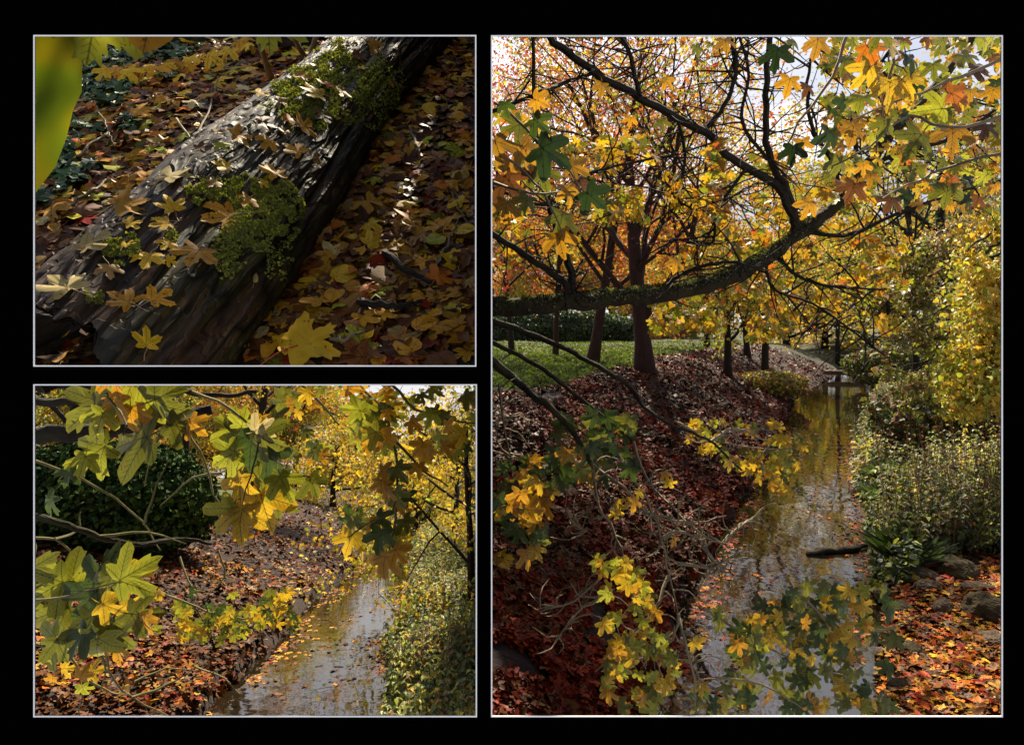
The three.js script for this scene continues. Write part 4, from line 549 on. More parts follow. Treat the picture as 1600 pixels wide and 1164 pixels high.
{
  const r = rngOf(501), mixL = mixer({ umber: 5, brown: 5, crimson: 5, red: 2.8, orange: 1.2, tan: 0.3, ochre: 0.7, gold: 0.5 }), mixR = mixer({ brown: 4, red: 1.8, crimson: 1, orange: 2.4, gold: 1.4, yellow: 0.5, ochre: 1.6, umber: 3 }), A = [[], [], []], B = [[], []], grass = [], wet = [];
  for (let i = 0; i < 60000; i++) {
    const d = 3.0 * Math.pow(42 / 3.0, Math.pow(r(), 0.92)), x = lerp(DIVIDE * d + 0.03, edge3L(d) + 0.05, r()), l = edge3L(d) - x; if (x > edge3L(d) + 0.05 || (lawn3(V(x, 0, -d)) > 0.5 && r() > 0.05)) continue; if (fbm(x * 1.2, d * 1.2, 71, 3) < 0.26) continue;
    const [p, n] = bed3(r, x, d, 0.01 + 0.065 * r(), 1.05), a = r() * 6.283; A[i % 3].push([p, turnTo(V(Math.cos(a), 0, Math.sin(a)), n), 0.075 * (0.5 + 1.0 * r() * r()) * (1 + d / 50), vary(mixL(clamp(0.45 * r() + 0.55 * (fbm(x * 0.7, d * 0.7, 5, 3) * 1.8 - 0.35))), r, 0.5).multiplyScalar(0.7)]);
  }
  A.forEach((list, k) => copies('leaf_litter', [geoLow[0], geoLow[1], geoOval[1]][k], matLitter[k], list, null, ['dark red leaf litter on the bank left of the wide stream', 'mixed russet leaf litter on the bank left of the wide stream', 'slim russet leaves on the bank left of the wide stream'][k], 'leaf litter'));
  for (let i = 0; i < 9000; i++) {
    const d = 3.2 * Math.pow(9.5 / 3.2, r()), x = edge3R(d) + 0.05 + r() * (0.86 * d - edge3R(d)); if (d > 7.5 + 2 * (fbm(x, d, 3, 2) - 0.5) && r() > 0.2) continue;
    const [p, n] = bed3(r, x, d, 0.01 + 0.03 * r(), 0.6), a = r() * 6.283; B[i % 2].push([p, turnTo(V(Math.cos(a), 0, Math.sin(a)), n), 0.075 * (0.6 + 0.7 * r()), vary(mixR(r()), r, 0.35)]);
  }
  B.forEach((list, k) => copies('leaf_litter', geoLow[k * 2], matLitter[k], list, null, k ? 'orange leaf litter round the stones right of the wide stream' : 'golden leaf litter round the stones right of the wide stream', 'leaf litter'));
  for (let i = 0; i < 1500; i++) { const d = 3.6 * Math.pow(20 / 3.6, r()), x = lerp(edge3L(d), edge3R(d), r() < 0.8 ? (r() < 0.5 ? 0.2 * r() * r() : 1 - 0.2 * r() * r()) : r()); if (fbm(x * 1.1, d * 0.6, 8, 3) < 0.5) continue; const a = r() * 6.283; wet.push([V(x, 0.004 + 0.004 * r(), -d), turnTo(V(Math.cos(a), 0, Math.sin(a)), V(0, 1, 0).addScaledVector(ball(r), 0.12)), 0.045 + 0.03 * r(), vary(mixL(r()), r, 0.3)]); }
  copies('floating_leaves', geoLow[2], matLitter[0], wet, null, 'dead leaves floating on the wide stream', 'leaves');
  for (let i = 0; i < 9000; i++) { const d = 15 * Math.pow(50 / 15, r()), x = lerp(DIVIDE * d, lawnEdge(d) + 0.5, r()); if (lawn3(V(x, 0, -d)) < 0.3) continue; grass.push([V(x, high3(x, d), -d), turnTo(V((r() - 0.5) * 0.8, 1, (r() - 0.5) * 0.8), ball(r)), 0.08 + 0.06 * r(), vary(rgb(0.09, 0.13, 0.012), r, 0.4)]); }
  copies('grass', geoTiny, matFoliage, grass, null, 'short grass of the lawn behind the leafy bank', 'grass');
  // weeds on the right bank
  const mixG = mixer({ olive: 4, green: 3.4, dark: 1.5, lime: 2.2, yellow: 0.9, tan: 0.5, pale: 0.4, brown: 2 }), W = [[], [], []];
  for (let i = 0; i < 46000; i++) {
    const d = 5.6 * Math.pow(38 / 5.6, Math.pow(r(), 0.85)), x = edge3R(d) - 0.05 + r() * (0.84 * d - edge3R(d)); if (d < 7.4 + 2.2 * (fbm(x * 0.9, d * 0.9, 31, 2) - 0.5)) continue;
    const hgt = 0.04 + 0.7 * r() * Math.pow(fbm(x * 0.9, d * 0.9, 2, 2), 1.4), [p, n] = bed3(r, x, d, hgt, 0.9), a = r() * 6.283, k = i % 3; W[k].push([p, turnTo(V(Math.cos(a), -0.25, Math.sin(a)), n), [0.07, 0.06, 0.08][k] * (0.55 + 0.7 * r()), vary(mixG(clamp(0.4 * r() + 0.6 * (fbm(x * 0.8, d * 0.8, 15, 3) * 1.9 - 0.4))), r, 0.35)]);
  }
  const stalks = [], blades = [], dead = [], tuft = [];
  for (let i = 0; i < 2600; i++) { const d = 6.2 * Math.pow(28 / 6.2, r()), x = edge3R(d) + 0.1 + r() * (0.84 * d - edge3R(d)); if (d < 7.8 || fbm(x * 0.8, d * 0.8, 44, 2) < 0.42) continue; weed(r, V(x, high3(x, d), -d), V(0, 1, 0), 0.3 + 0.7 * r(), 0.09, mixG, stalks, blades); }
  for (let i = 0; i < 130; i++) { const d = 7.5 + 4 * r(), x = edge3R(d) + 0.4 + r() * 2.6; dead.push([V(x, high3(x, d), -d), new THREE.Quaternion().setFromUnitVectors(V(0, 1, 0), V((r() - 0.5) * 0.7, 1, (r() - 0.5) * 0.5).normalize()), V(0.012, 0.7 + 0.8 * r(), 0.012), vary(rgb(0.3, 0.13, 0.05), r, 0.4)]); }
  for (const [tx, td] of [[6.1, 10.2], [5.5, 8.4], [4.9, 7.9], [7.0, 11.8]]) for (let i = 0; i < 260; i++) { const o = ball(r); tuft.push([V(tx + o.x * 0.16, high3(tx, td) - 0.02, -td + o.z * 0.16), turnTo(V(o.x * 1.4, 1.1, o.z * 1.4), V(-o.x, 1.2, -o.z).addScaledVector(ball(r), 0.3)), V(0.12, 0.32 + 0.3 * r(), 0.3), vary(C.green, r, 0.4)]); }
  copies('weed_stalks', stalkUnit, matFoliage, stalks, null, 'upright weed stalks on the bank right of the wide stream', 'weeds'); copies('weed_leaves', geoOval[0], matFoliage, blades, null, 'paired nettle leaves on the bank right of the wide stream', 'weeds');
  copies('dead_stalks', stalkUnit, matFoliage, dead, null, 'rusty dead stalks standing among the nettles', 'weeds'); copies('grass_tufts', geoOval[1], matFoliage, tuft, null, 'dark green grass tufts above the stones', 'grass');
  W.forEach((list, k) => copies('ground_cover', [geoBlob[1], geoTiny, geoOval[2]][k], matFoliage, list, null, ['nettles on the bank right of the wide stream', 'small leaved weeds right of the wide stream', 'slim leaved weeds right of the wide stream'][k], 'weeds'));
}
{ // stones
  const shape = (s) => { const g = new THREE.IcosahedronGeometry(1, 6), p = g.attributes.position; for (let i = 0; i < p.count; i++) { const x = p.getX(i), y = p.getY(i), z = p.getZ(i), k = 0.7 + 0.6 * fbm(x * 1.6 + s * 7, y * 1.6, z * 1.6 + s, 4); p.setXYZ(i, x * k, y * k * 0.62, z * k * 0.8); } g.computeVertexNormals(); return g; };
  const G = [1, 2, 3].map(shape), mat = new THREE.MeshStandardMaterial({ color: rgb(0.26, 0.23, 0.17), map: soilMap, bumpMap: soilBump, bumpScale: 0.02, roughness: 0.9 }), matM = new THREE.MeshStandardMaterial({ color: rgb(0.15, 0.15, 0.07), map: soilMap, bumpMap: soilBump, bumpScale: 0.02, roughness: 1 });
  [[1392, 893, 0.2, 'pointed stone at the head of the stony bank'], [1372, 925, 0.16, 'pale stone on the waterline below the pointed one'], [1362, 950, 0.15, 'pale stone on the waterline nearest the hanging leaves'], [1440, 888, 0.24, 'flat stone behind the pointed one'], [1500, 892, 0.3, 'long mossy stone at the foot of the nettles'], [1545, 968, 0.26, 'rounded mossy boulder at the window edge'], [1553, 1000, 0.18, 'smaller boulder under the rounded mossy one'], [1410, 940, 0.15, 'stone sunk in orange leaves'], [1475, 955, 0.14, 'small stone among orange leaves'], [1530, 925, 0.2, 'flat mossy stone above the rounded boulder'], [1425, 1000, 0.13, 'small mossy stone in the middle of the leaves'], [1450, 915, 0.16, 'stone beside the flat stone'], [1382, 970, 0.12, 'small waterline stone by the leaves'], [1405, 1050, 0.12, 'dark mossy stone half covered by leaves']].forEach(([px, py, s, label], i) => { const p = on3(px, py, 0.35), d = -p.z, m = mesh('stone', G[i % 3], i % 3 === 1 || i === 4 || i === 5 ? matM : mat); tag(m, label, 'stone', 'stones on the stream bank'); m.position.set(p.x, high3(p.x, d) + s * 0.02, -d); m.scale.set(s * 0.85, s * (0.6 + 0.3 * (i % 3)), s * 0.85); m.rotation.y = i * 1.7; });
  const slab = new THREE.BoxGeometry(2.6, 0.22, 0.9, 12, 3, 5), sp = slab.attributes.position; for (let i = 0; i < sp.count; i++) sp.setY(i, sp.getY(i) + 0.06 * (noise(sp.getX(i) * 3, sp.getZ(i) * 3) - 0.5)); slab.computeVertexNormals();
  const p = on3(1328, 582, 0.35), m = mesh('stone_footbridge', slab, mat); tag(m, 'small stone slab crossing the far end of the stream', 'footbridge'); m.position.copy(p);
  const dr = mesh('driftwood', tube([[1262, 866], [1296, 862], [1330, 858], [1362, 850]].map(([x, y], i) => on3(x, y, 0.01 + 0.012 * i)), [0.035, 0.05, 0.045, 0.02], 7, 14, 0.012, 5), matBark); tag(dr, 'dark driftwood caught in the stream below the bend', 'driftwood');
  // low brick wall far behind the lawn, brick by brick
  const wl = group('garden_wall', 'low red brick wall far behind the lawn', 'wall'), A = on3(955, 532, 1.66), B = on3(1072, 528, 1.66), n = 26, rows = 5, len = A.distanceTo(B), ang = Math.atan2(-(B.z - A.z), B.x - A.x); wl.position.copy(A); wl.position.y = high3(A.x, -A.z) - 0.05; wl.rotation.y = ang;
  const back = new THREE.BoxGeometry(len, rows * 0.24 + 0.04, 0.2); back.translate(len / 2, rows * 0.12, 0); mesh('mortar_core', back, new THREE.MeshStandardMaterial({ color: rgb(0.22, 0.18, 0.15), roughness: 1 }), wl);
  const bg = new THREE.BoxGeometry(len / n - 0.03, 0.21, 0.26), bm = [rgb(0.28, 0.09, 0.05), rgb(0.22, 0.07, 0.045), rgb(0.33, 0.12, 0.07)].map((c) => new THREE.MeshStandardMaterial({ color: c, roughness: 0.95 }));
  for (let j = 0; j < rows; j++) for (let i = 0; i < n; i++) { const b = mesh('brick', bg, bm[(i * 7 + j * 5) % 3], wl); b.position.set((i + 0.5 + (j % 2) * 0.0) * len / n + (j % 2 ? 0.15 : 0), 0.12 + j * 0.24, 0); }
}
function tree3(px, py, y, o) { const p = on3(px, py, y), d = -p.z; p.y = high3(p.x, d); return tree({ pos: p, keep: keep3, ...o }); }
const RED = { red: 2.4, orange: 2, crimson: 1.6, ochre: 2.4, brown: 1.4, gold: 1, olive: 1 }, YEL = { yellow: 2.4, gold: 1.8, lime: 2.4, olive: 2.6, ochre: 1.4 }, OLV = { olive: 3, lime: 2.2, yellow: 2, green: 1.4, ochre: 1 };
tree3(1008, 580, 1.68, { name: 'red_barked_maple', label: 'many limbed maple with a red brown trunk on the lawn edge', bark: matBarkRed, height: 7.4, radius: 0.29, seed: 601, first: 0.2, limbs: 12, spread: 0.72, levels: 4, reach: 0.74, droop: 0.03, mix: { gold: 2.4, yellow: 3, orange: 1.4, red: 0.4, lime: 2, olive: 1.5 }, leafSize: 0.09, perPoint: 8, scatter: 0.5, leafGap: 0.4 });
tree3(925, 568, 1.68, { name: 'red_barked_tree', label: 'leaning twin of the maple with a red trunk in the shade', bark: matBarkRed, height: 7.2, radius: 0.22, seed: 602, first: 0.3, limbs: 8, spread: 0.7, levels: 4, reach: 0.75, lean: [0.14, 0], mix: RED, leafSize: 0.09, perPoint: 8, scatter: 0.55, leafGap: 0.4 });
tree3(868, 557, 1.68, { name: 'red_leaved_tree', label: 'tall red leaved tree behind the leaning trunk', bark: matBarkRed, height: 8.4, radius: 0.13, seed: 603, first: 0.3, limbs: 9, spread: 0.75, levels: 4, reach: 0.7, mix: { red: 4, orange: 3, gold: 1, crimson: 1 }, leafSize: 0.11, perPoint: 9, scatter: 0.6, leafGap: 0.42 });
tree3(800, 558, 1.68, { name: 'red_leaved_tree', label: 'scarlet tree standing at the dividing edge of the window', height: 9.5, radius: 0.13, seed: 604, first: 0.3, limbs: 9, spread: 0.8, levels: 4, reach: 0.7, mix: { red: 4, orange: 3, crimson: 1 }, leafSize: 0.09, perPoint: 8, scatter: 0.6, leafGap: 0.42 });
[[1137, 563, 4.2, 605, YEL, 'slim dark tree with yellow leaves, the nearer of the lawn pair'], [1168, 550, 5, 606, YEL, 'slim yellow tree behind the nearer of the lawn pair'], [1105, 546, 6, 607, { yellow: 2, ochre: 2, gold: 2, lime: 1.5, olive: 1 }, 'orange yellow tree on the lawn left of the pair']].forEach(([px, py, h, seed, mix, label]) => tree3(px, py, 1.68, { name: 'slim_tree', label, height: h, radius: 0.17, seed, first: 0.3, limbs: 8, spread: 0.9, levels: 4, reach: 0.66, mix, leafSize: 0.11, perPoint: 10, scatter: 0.5, leafGap: 0.4 }));
[[1230, 536, 9, 611, OLV, 'golden olive tree beyond the bend of the stream'], [1290, 533, 9, 612, YEL, 'yellow tree straight beyond the end of the stream'], [1350, 532, 9, 613, OLV, 'olive tree beyond the footbridge'], [1415, 533, 9, 614, YEL, 'yellow tree far behind the right bank'], [1180, 530, 11, 615, { ochre: 2, gold: 2, yellow: 2, olive: 2 }, 'tall orange tree far behind the lawn pair'], [1060, 529, 12, 616, YEL, 'tall yellow tree behind the brick wall'], [960, 530, 12, 617, { orange: 1.5, ochre: 2, gold: 2, olive: 1.5, red: 1 }, 'tall orange tree behind the brick wall'], [870, 530, 12, 618, { gold: 2, yellow: 2, lime: 2, olive: 2 }, 'golden tree behind the red leaved trees'], [790, 530, 12, 619, { orange: 2, gold: 2, olive: 1 }, 'far orange tree at the dividing edge'], [1480, 530, 12, 620, OLV, 'far olive tree behind the dark trunk'], [1550, 530, 12, 621, YEL, 'far yellow tree at the outer edge'], [830, 526, 14, 622, { orange: 2, red: 2, gold: 1 }, 'farthest red tree between hedge and sky'], [915, 526, 14, 623, { gold: 2, lime: 2, orange: 1 }, 'farthest golden tree above the hedge'], [1010, 526, 13, 624, YEL, 'farthest yellow tree behind the many limbed maple']].forEach(([px, py, h, seed, mix, label]) => tree3(px, py, 1.5, { name: 'far_tree', grp: 'far trees of the wide stream', label, height: h, radius: 0.3, seed, first: 0.08, limbs: 11, spread: 1.05, levels: 3, reach: 0.55, mix, leafSize: 0.19, perPoint: 34, scatter: 1.0, leafGap: 0.45, clump: 2 }));
// right side: a dark ivy trunk and drooping hornbeams
tree3(1476, 560, 1.2, { name: 'ivy_clad_tree', label: 'dark ivy clad trunk behind the drooping yellow boughs', height: 11, radius: 0.42, seed: 631, first: 0.35, limbs: 9, spread: 0.9, levels: 3, reach: 0.55, mix: { dark: 3, green: 2, olive: 2 }, leafSize: 0.15, perPoint: 8, scatter: 0.8, leafGap: 0.4 });
tree3(1388, 548, 0.9, { name: 'dark_tree', label: 'straight dark trunk at the end of the stream', height: 9, radius: 0.22, seed: 632, first: 0.3, limbs: 9, spread: 1.0, levels: 3, reach: 0.55, mix: OLV, leafSize: 0.2, perPoint: 9, scatter: 0.7, leafGap: 0.4 });
[[1195, 27, 8.5, 641, { yellow: 3, lime: 2, gold: 2, olive: 2 }, 'tall airy yellow tree at the bend of the stream'], [1432, 26, 9.5, 642, { olive: 3, lime: 2, yellow: 2, ochre: 1 }, 'tall airy olive tree on the far right bank'], [1310, 46, 13, 643, { gold: 2, yellow: 2, ochre: 2, olive: 2 }, 'tallest airy tree beyond the stone slab']].forEach(([px, d, h, seed, mix, label]) => { const x = (px - CX) / F * d; tree({ name: 'airy_tree', label, pos: V(x, high3(x, d), -d), keep: keep3, height: h, radius: 0.16, seed, first: 0.25, limbs: 11, spread: 0.85, levels: 4, reach: 0.6, mix, leafSize: 0.1 * Math.sqrt(d / 26), perPoint: 7, scatter: 0.6, leafGap: 0.4 }); });
function drooper({ label, base, sprays, r, mix, size, per, seed, keep = keep3 }) {        // a tree out of the frame whose layered boughs hang into it
  const t = group('hornbeam', label, 'tree'), rr = rngOf(seed), list = [], pick = mixer(mix); t.position.copy(base);
  mesh('trunk', tube([V(0, -0.3, 0), V(0.1, 2, 0.05), V(0, 4.5, 0.1), V(0.1, 8, 0)], [r * 1.3, r, r * 0.8, r * 0.4], 10, 14, 0.04, seed), matBark, t);
  for (const s of sprays) {
    const P = s.map(([x, y, d]) => at(x, y, d).sub(base)), P0 = V(0, clamp(P[0].y + 0.8, 0.5, 7), 0), c = new THREE.CatmullRomCurve3([P0, ...P]), L = c.getLength(); mesh('bough', tube([P0, ...P], [0.05, 0.03, 0.018, 0.008], 5, 20, 0.03, Math.floor(rr() * 1e5)), matBark, t);
    const n = Math.round(L * per);
    for (let i = 0; i < n; i++) { const u = 0.25 + 0.75 * rr(), p = c.getPoint(u), w = 0.5 * (1.2 - 0.6 * u), q = p.clone().add(V((rr() + rr() - 1) * w, (rr() + rr() - 1) * 0.09 - 0.16 * rr() * rr(), (rr() + rr() - 1) * w)), wp = q.clone().add(base); if (!keep(wp) || fbm(q.x * 2.4, q.y * 3.2, q.z * 2.4, 2) < 0.4) continue; list.push([q, turnTo(ball(rr).add(V(-0.3, -0.7, 0.3)), ball(rr).add(V(0, 0.9, 0.2))), size * (0.6 + 0.7 * rr()), vary(pick(clamp(0.5 * rr() + 0.5 * fbm(q.x * 1.2, q.y * 1.6, q.z * 1.2, 2) * 1.4 - 0.1)), rr, 0.25)]); }
  }
  copies('foliage', geoTiny, matFoliage, list, t); return t;
}
{
  const S = []; for (let k = 0; k < 13; k++) { const y = 345 + k * 21; S.push([[1640 - k * 3, y - 50, 6.6 + 0.15 * (k % 3)], [1570 - k * 2, y + 5, 6.6], [1512 + 10 * Math.sin(k * 2), y + 48 + 12 * Math.sin(k * 3), 6.4 - 0.2 * (k % 2)]]); }
  S.push([[1610, 540, 6], [1550, 585, 6], [1515, 628, 6]]);
  const p = on3(1720, 700, 1.0); drooper({ label: 'bright yellow hornbeam drooping in from the outer edge', base: V(6.4, high3(6.4, 6.9), -6.9), sprays: S, r: 0.22, mix: { yellow: 4, lime: 4, olive: 0.5, gold: 0.5 }, size: 0.042, per: 1000, seed: 71 });
  const T = []; for (let k = 0; k < 14; k++) { const y = 330 + k * 20; T.push([[1590, y - 30, 10 + 0.3 * (k % 4)], [1500, y + 20, 10], [1410 + 26 * Math.sin(k * 1.7), y + 60 + 14 * Math.sin(k * 2.3), 9.8]]); }
  drooper({ label: 'brownish hornbeam with layered boughs behind the bright yellow one', base: V(8.6, high3(8.6, 10.2), -10.2), sprays: T, r: 0.25, mix: { ochre: 2, tan: 2, olive: 2, lime: 1.2, brown: 1.5, yellow: 0.8 }, size: 0.05, per: 560, seed: 72 });
}
bush({ name: 'waterside_bush', label: 'dark bush left of the far end of the stream', pos: V(10.6, high3(10.6, 26), -26), rx: 1.3, ry: 0.5, rz: 1.8, n: 3600, size: 0.1, mix: { olive: 3, brown: 2, ochre: 2, lime: 1 }, seed: 81, keep: keep3 });
bush({ name: 'waterside_bush', label: 'dark bush right of the far end of the stream', pos: V(18.5, high3(18.5, 31), -31), rx: 2.2, ry: 1.1, rz: 1.6, n: 5200, size: 0.14, mix: { green: 3, olive: 3, brown: 2 }, seed: 82, keep: keep3 });
bush({ name: 'shaded_bush', label: 'shaded bush under the drooping hornbeams', pos: V(9.6, high3(9.6, 14), -14), rx: 1.6, ry: 0.9, rz: 1.4, n: 5200, size: 0.11, mix: { dark: 2, olive: 2, brown: 2 }, seed: 83, keep: keep3 });
bush({ name: 'far_hedge', label: 'dark hedge behind the leaning red trunk', pos: V(3.0, high3(3.0, 52), -52), rx: 7.5, ry: 1.5, rz: 1.6, n: 14000, size: 0.2, mix: { dark: 3, green: 2 }, seed: 84, keep: keep3 });
// the overhanging maple: a great bough, its branches and the leaves near the window
{
  const r = rngOf(701), a = group('overhanging_maple', 'mossy maple bough sweeping across the wide stream with many bare branches', 'tree');
  bough(a, 'bough', [[758, 483, 4.5], [840, 478, 4.5], [920, 470, 4.6], [1000, 463, 4.7], [1090, 450, 4.8], [1160, 424, 4.9], [1215, 392, 5.0], [1270, 350, 5.1], [1310, 322, 5.1], [1345, 270, 5.2], [1390, 215, 5.3], [1450, 150, 5.4], [1500, 90, 5.5], [1530, 40, 5.5]], [15, 5], matBarkMoss, 11, 14);
  const B = [[[[1243, 368, 5.05], [1240, 335, 5.0], [1205, 285, 5.0], [1150, 255, 4.9], [1110, 212, 4.8], [1050, 178, 4.7], [990, 148, 4.6], [920, 108, 4.5], [860, 60, 4.4], [840, 30, 4.4]], [7, 6]], [[[1243, 345, 5], [1232, 300, 5], [1203, 245, 5], [1197, 160, 4.9], [1204, 57, 4.8], [1205, 20, 4.8]], [6.5, 4]], [[[898, 470, 4.55], [890, 415, 4.5], [868, 350, 4.5], [848, 280, 4.4], [836, 180, 4.4], [832, 40, 4.3]], [7, 2.6]], [[[764, 362, 4.3], [830, 405, 4.4], [880, 440, 4.5], [896, 462, 4.55]], [5, 6]], [[[1030, 462, 4.7], [1060, 432, 4.7], [1100, 416, 4.6], [1150, 410, 4.5], [1180, 418, 4.5]], [4, 2]], [[[1255, 362, 5.1], [1330, 366, 5.0], [1380, 344, 4.9], [1440, 320, 4.8], [1500, 300, 4.8], [1570, 280, 4.8]], [3.6, 2]], [[[1212, 396, 5], [1238, 425, 4.9], [1290, 446, 4.9], [1340, 450, 4.8], [1386, 452, 4.8]], [3.4, 1.6]], [[[1196, 408, 5], [1208, 450, 4.9], [1270, 474, 4.8], [1330, 515, 4.8], [1388, 560, 4.7]], [2.6, 1.2]], [[[1318, 310, 5.1], [1300, 250, 5], [1270, 200, 5], [1262, 130, 4.9], [1280, 40, 4.9]], [4, 2]], [[[1350, 262, 5.2], [1420, 235, 5.1], [1490, 215, 5], [1570, 160, 5]], [4, 2.2]], [[[1165, 265, 4.9], [1120, 330, 4.8], [1112, 380, 4.8], [1050, 372, 4.8]], [3, 1.4]], [[[1060, 180, 4.7], [1070, 260, 4.7], [1050, 300, 4.7], [1085, 330, 4.7]], [3, 1.4]], [[[764, 176, 4.4], [830, 150, 4.4], [880, 130, 4.5], [930, 112, 4.5]], [3.6, 3]], [[[764, 290, 4.2], [850, 320, 4.3], [900, 280, 4.4], [960, 260, 4.5], [1060, 240, 4.7]], [3, 2]], [[[1000, 150, 4.6], [985, 90, 4.6], [960, 30, 4.5]], [4, 3]], [[[1100, 208, 4.8], [1140, 150, 4.8], [1150, 90, 4.8], [1130, 30, 4.7]], [4, 3]], [[[1350, 262, 5.2], [1330, 190, 5.1], [1370, 110, 5.1], [1420, 40, 5]], [3.6, 2]], [[[1200, 250, 5], [1160, 190, 5], [1170, 110, 4.9], [1150, 40, 4.9]], [3, 2]]];
  B.forEach(([pts, half], i) => bough(a, 'branch', pts, half, matBark, 20 + i, 7));
  for (let k = 0; k < 520; k++) { const [pts] = B[Math.floor(r() * B.length)], i = Math.floor(r() * (pts.length - 1)), t = r(), s = [0, 1, 2].map((q) => lerp(pts[i][q], pts[i + 1][q], t)), an = r() * 6.283, l = 30 + 90 * r(), e = [s[0] + Math.cos(an) * l, s[1] + Math.sin(an) * l * 0.8, s[2] + (r() - 0.5) * 0.8], m = [(s[0] + e[0]) / 2 + (r() - 0.5) * 22, (s[1] + e[1]) / 2 + (r() - 0.5) * 22, (s[2] + e[2]) / 2]; if (e[0] < 768 || m[0] < 768) continue; bough(a, 'twig', [s, m, e], [1.3 + r() * 0.6, 0.4], matBark, k, 4); }
  const list = [], pick = mixer({ yellow: 3, gold: 2, lime: 2, olive: 1.5, orange: 0.6 });
  const smallLeaves = (n, x0, y0, x1, y1, d0, d1, s0, s1, thr) => { for (let i = 0; i < n; i++) { const x = lerp(x0, x1, r()), y = lerp(y0, y1, r()); if (fbm(x / 34, y / 28, 12, 2) < thr) continue; const d = lerp(d0, d1, r()); list.push([at(x, y, d), turnTo(ball(r).add(V(0, -0.8, 0)), ball(r).add(V(0, 0.3, 0.4))), lerp(s0, s1, r()) / F * d, vary(pick(r()), r, 0.25)]); } };
  smallLeaves(1600, 880, 215, 1130, 340, 4.4, 6.5, 9, 18, 0.5); smallLeaves(1100, 1290, 50, 1575, 330, 4.5, 7.5, 9, 19, 0.42); smallLeaves(1500, 1060, 240, 1320, 460, 5, 7, 8, 15, 0.52); smallLeaves(900, 1020, 470, 1240, 530, 5, 8, 8, 14, 0.5); smallLeaves(300, 772, 170, 900, 400, 4.5, 6, 10, 18, 0.5); smallLeaves(900, 1230, 330, 1420, 520, 6, 8, 8, 15, 0.5);
  const high = [[[4.05, 5.8, 5.5], [3.4, 8.4, 10], [2.4, 10.6, 14.5], [1.4, 11.8, 17]], [[2.8, 9.6, 12.5], [1.7, 10.4, 14.2], [0.6, 10.8, 15.5]], [[2.4, 10.6, 14.5], [2.6, 11.8, 16], [2.4, 12.8, 18.5]], [[1.7, 10.4, 14.2], [1.0, 11.8, 16.5], [0.6, 12.8, 18.5]]];
  high.forEach((w, i) => { const P = w.map(([x, y, d]) => V(x, y, -d)); mesh('branch', tube(P, [0.05, 0.035, 0.022, 0.012], 6, 16, 0.06, 60 + i), matBark, a); const c = new THREE.CatmullRomCurve3(P); for (let k = 0; k < 3600; k++) { const q = c.getPoint(0.2 + 0.8 * r()).addScaledVector(ball(r), 1.3); if (fbm(q.x * 1.1, q.y * 1.1, q.z * 1.1, 2) < 0.44 || !inRight(q) || q.x > 2.3 || q.y < EYE.y + 0.45 * -q.z || q.y > -q.z - 2.0) continue; list.push([q, turnTo(ball(r).add(V(0, -0.8, 0)), ball(r).add(V(0, 0.6, 0))), 0.11 + 0.05 * r(), vary(pick(r()), r, 0.25)]); } });
  copies('foliage', geoLow[1], matFoliageMap[0], list, a);
  { // moss along the upper side of the bough
    const c = new THREE.CatmullRomCurve3([[758, 483, 4.5], [840, 478, 4.5], [920, 470, 4.6], [1000, 463, 4.7], [1090, 450, 4.8], [1160, 424, 4.9], [1215, 392, 5.0], [1270, 350, 5.1]].map(([x, y, d]) => at(x, y, d)), false, 'centripetal'), ml = [];
    for (let i = 0; i < 5200; i++) { const u = r(), p = c.getPoint(u), rad = lerp(15, 10.5, u * 0.55) / F * -p.z, a1 = (r() + r() - 1) * 1.9; if (fbm(u * 40, a1 * 2, 3, 3) < 0.42) continue; const n = V(0, Math.cos(a1), Math.sin(a1)); ml.push([p.addScaledVector(n, rad * (0.98 + 0.12 * r())), turnTo(n.clone().addScaledVector(ball(r), 0.9), ball(r)), 0.01 + 0.013 * r(), vary(r() < 0.6 ? rgb(0.06, 0.07, 0.014) : rgb(0.13, 0.13, 0.025), r, 0.4)]); }
    copies('moss', geoTiny, matFoliage, ml, a);
  }
  const b = group('maple_spray', 'sunlit spray of large yellow and brown maple leaves in the upper outer corner', 'bough');
  twigs(b, r, [[[1570, 90, 2.6], [1500, 120, 2.6], [1440, 145, 2.6], [1390, 160, 2.6], [1330, 190, 2.6]], [[1570, 180, 2.4], [1480, 200, 2.4], [1420, 180, 2.5], [1360, 230, 2.5], [1300, 260, 2.6]], [[1400, 40, 2.6], [1395, 100, 2.6], [1380, 160, 2.6], [1370, 240, 2.6]], [[1570, 240, 2.3], [1500, 255, 2.4], [1440, 280, 2.5], [1380, 310, 2.5]], [[1330, 40, 2.8], [1300, 120, 2.8], [1250, 190, 2.8], [1220, 250, 2.9]]], [3, 1.2], matTwig);
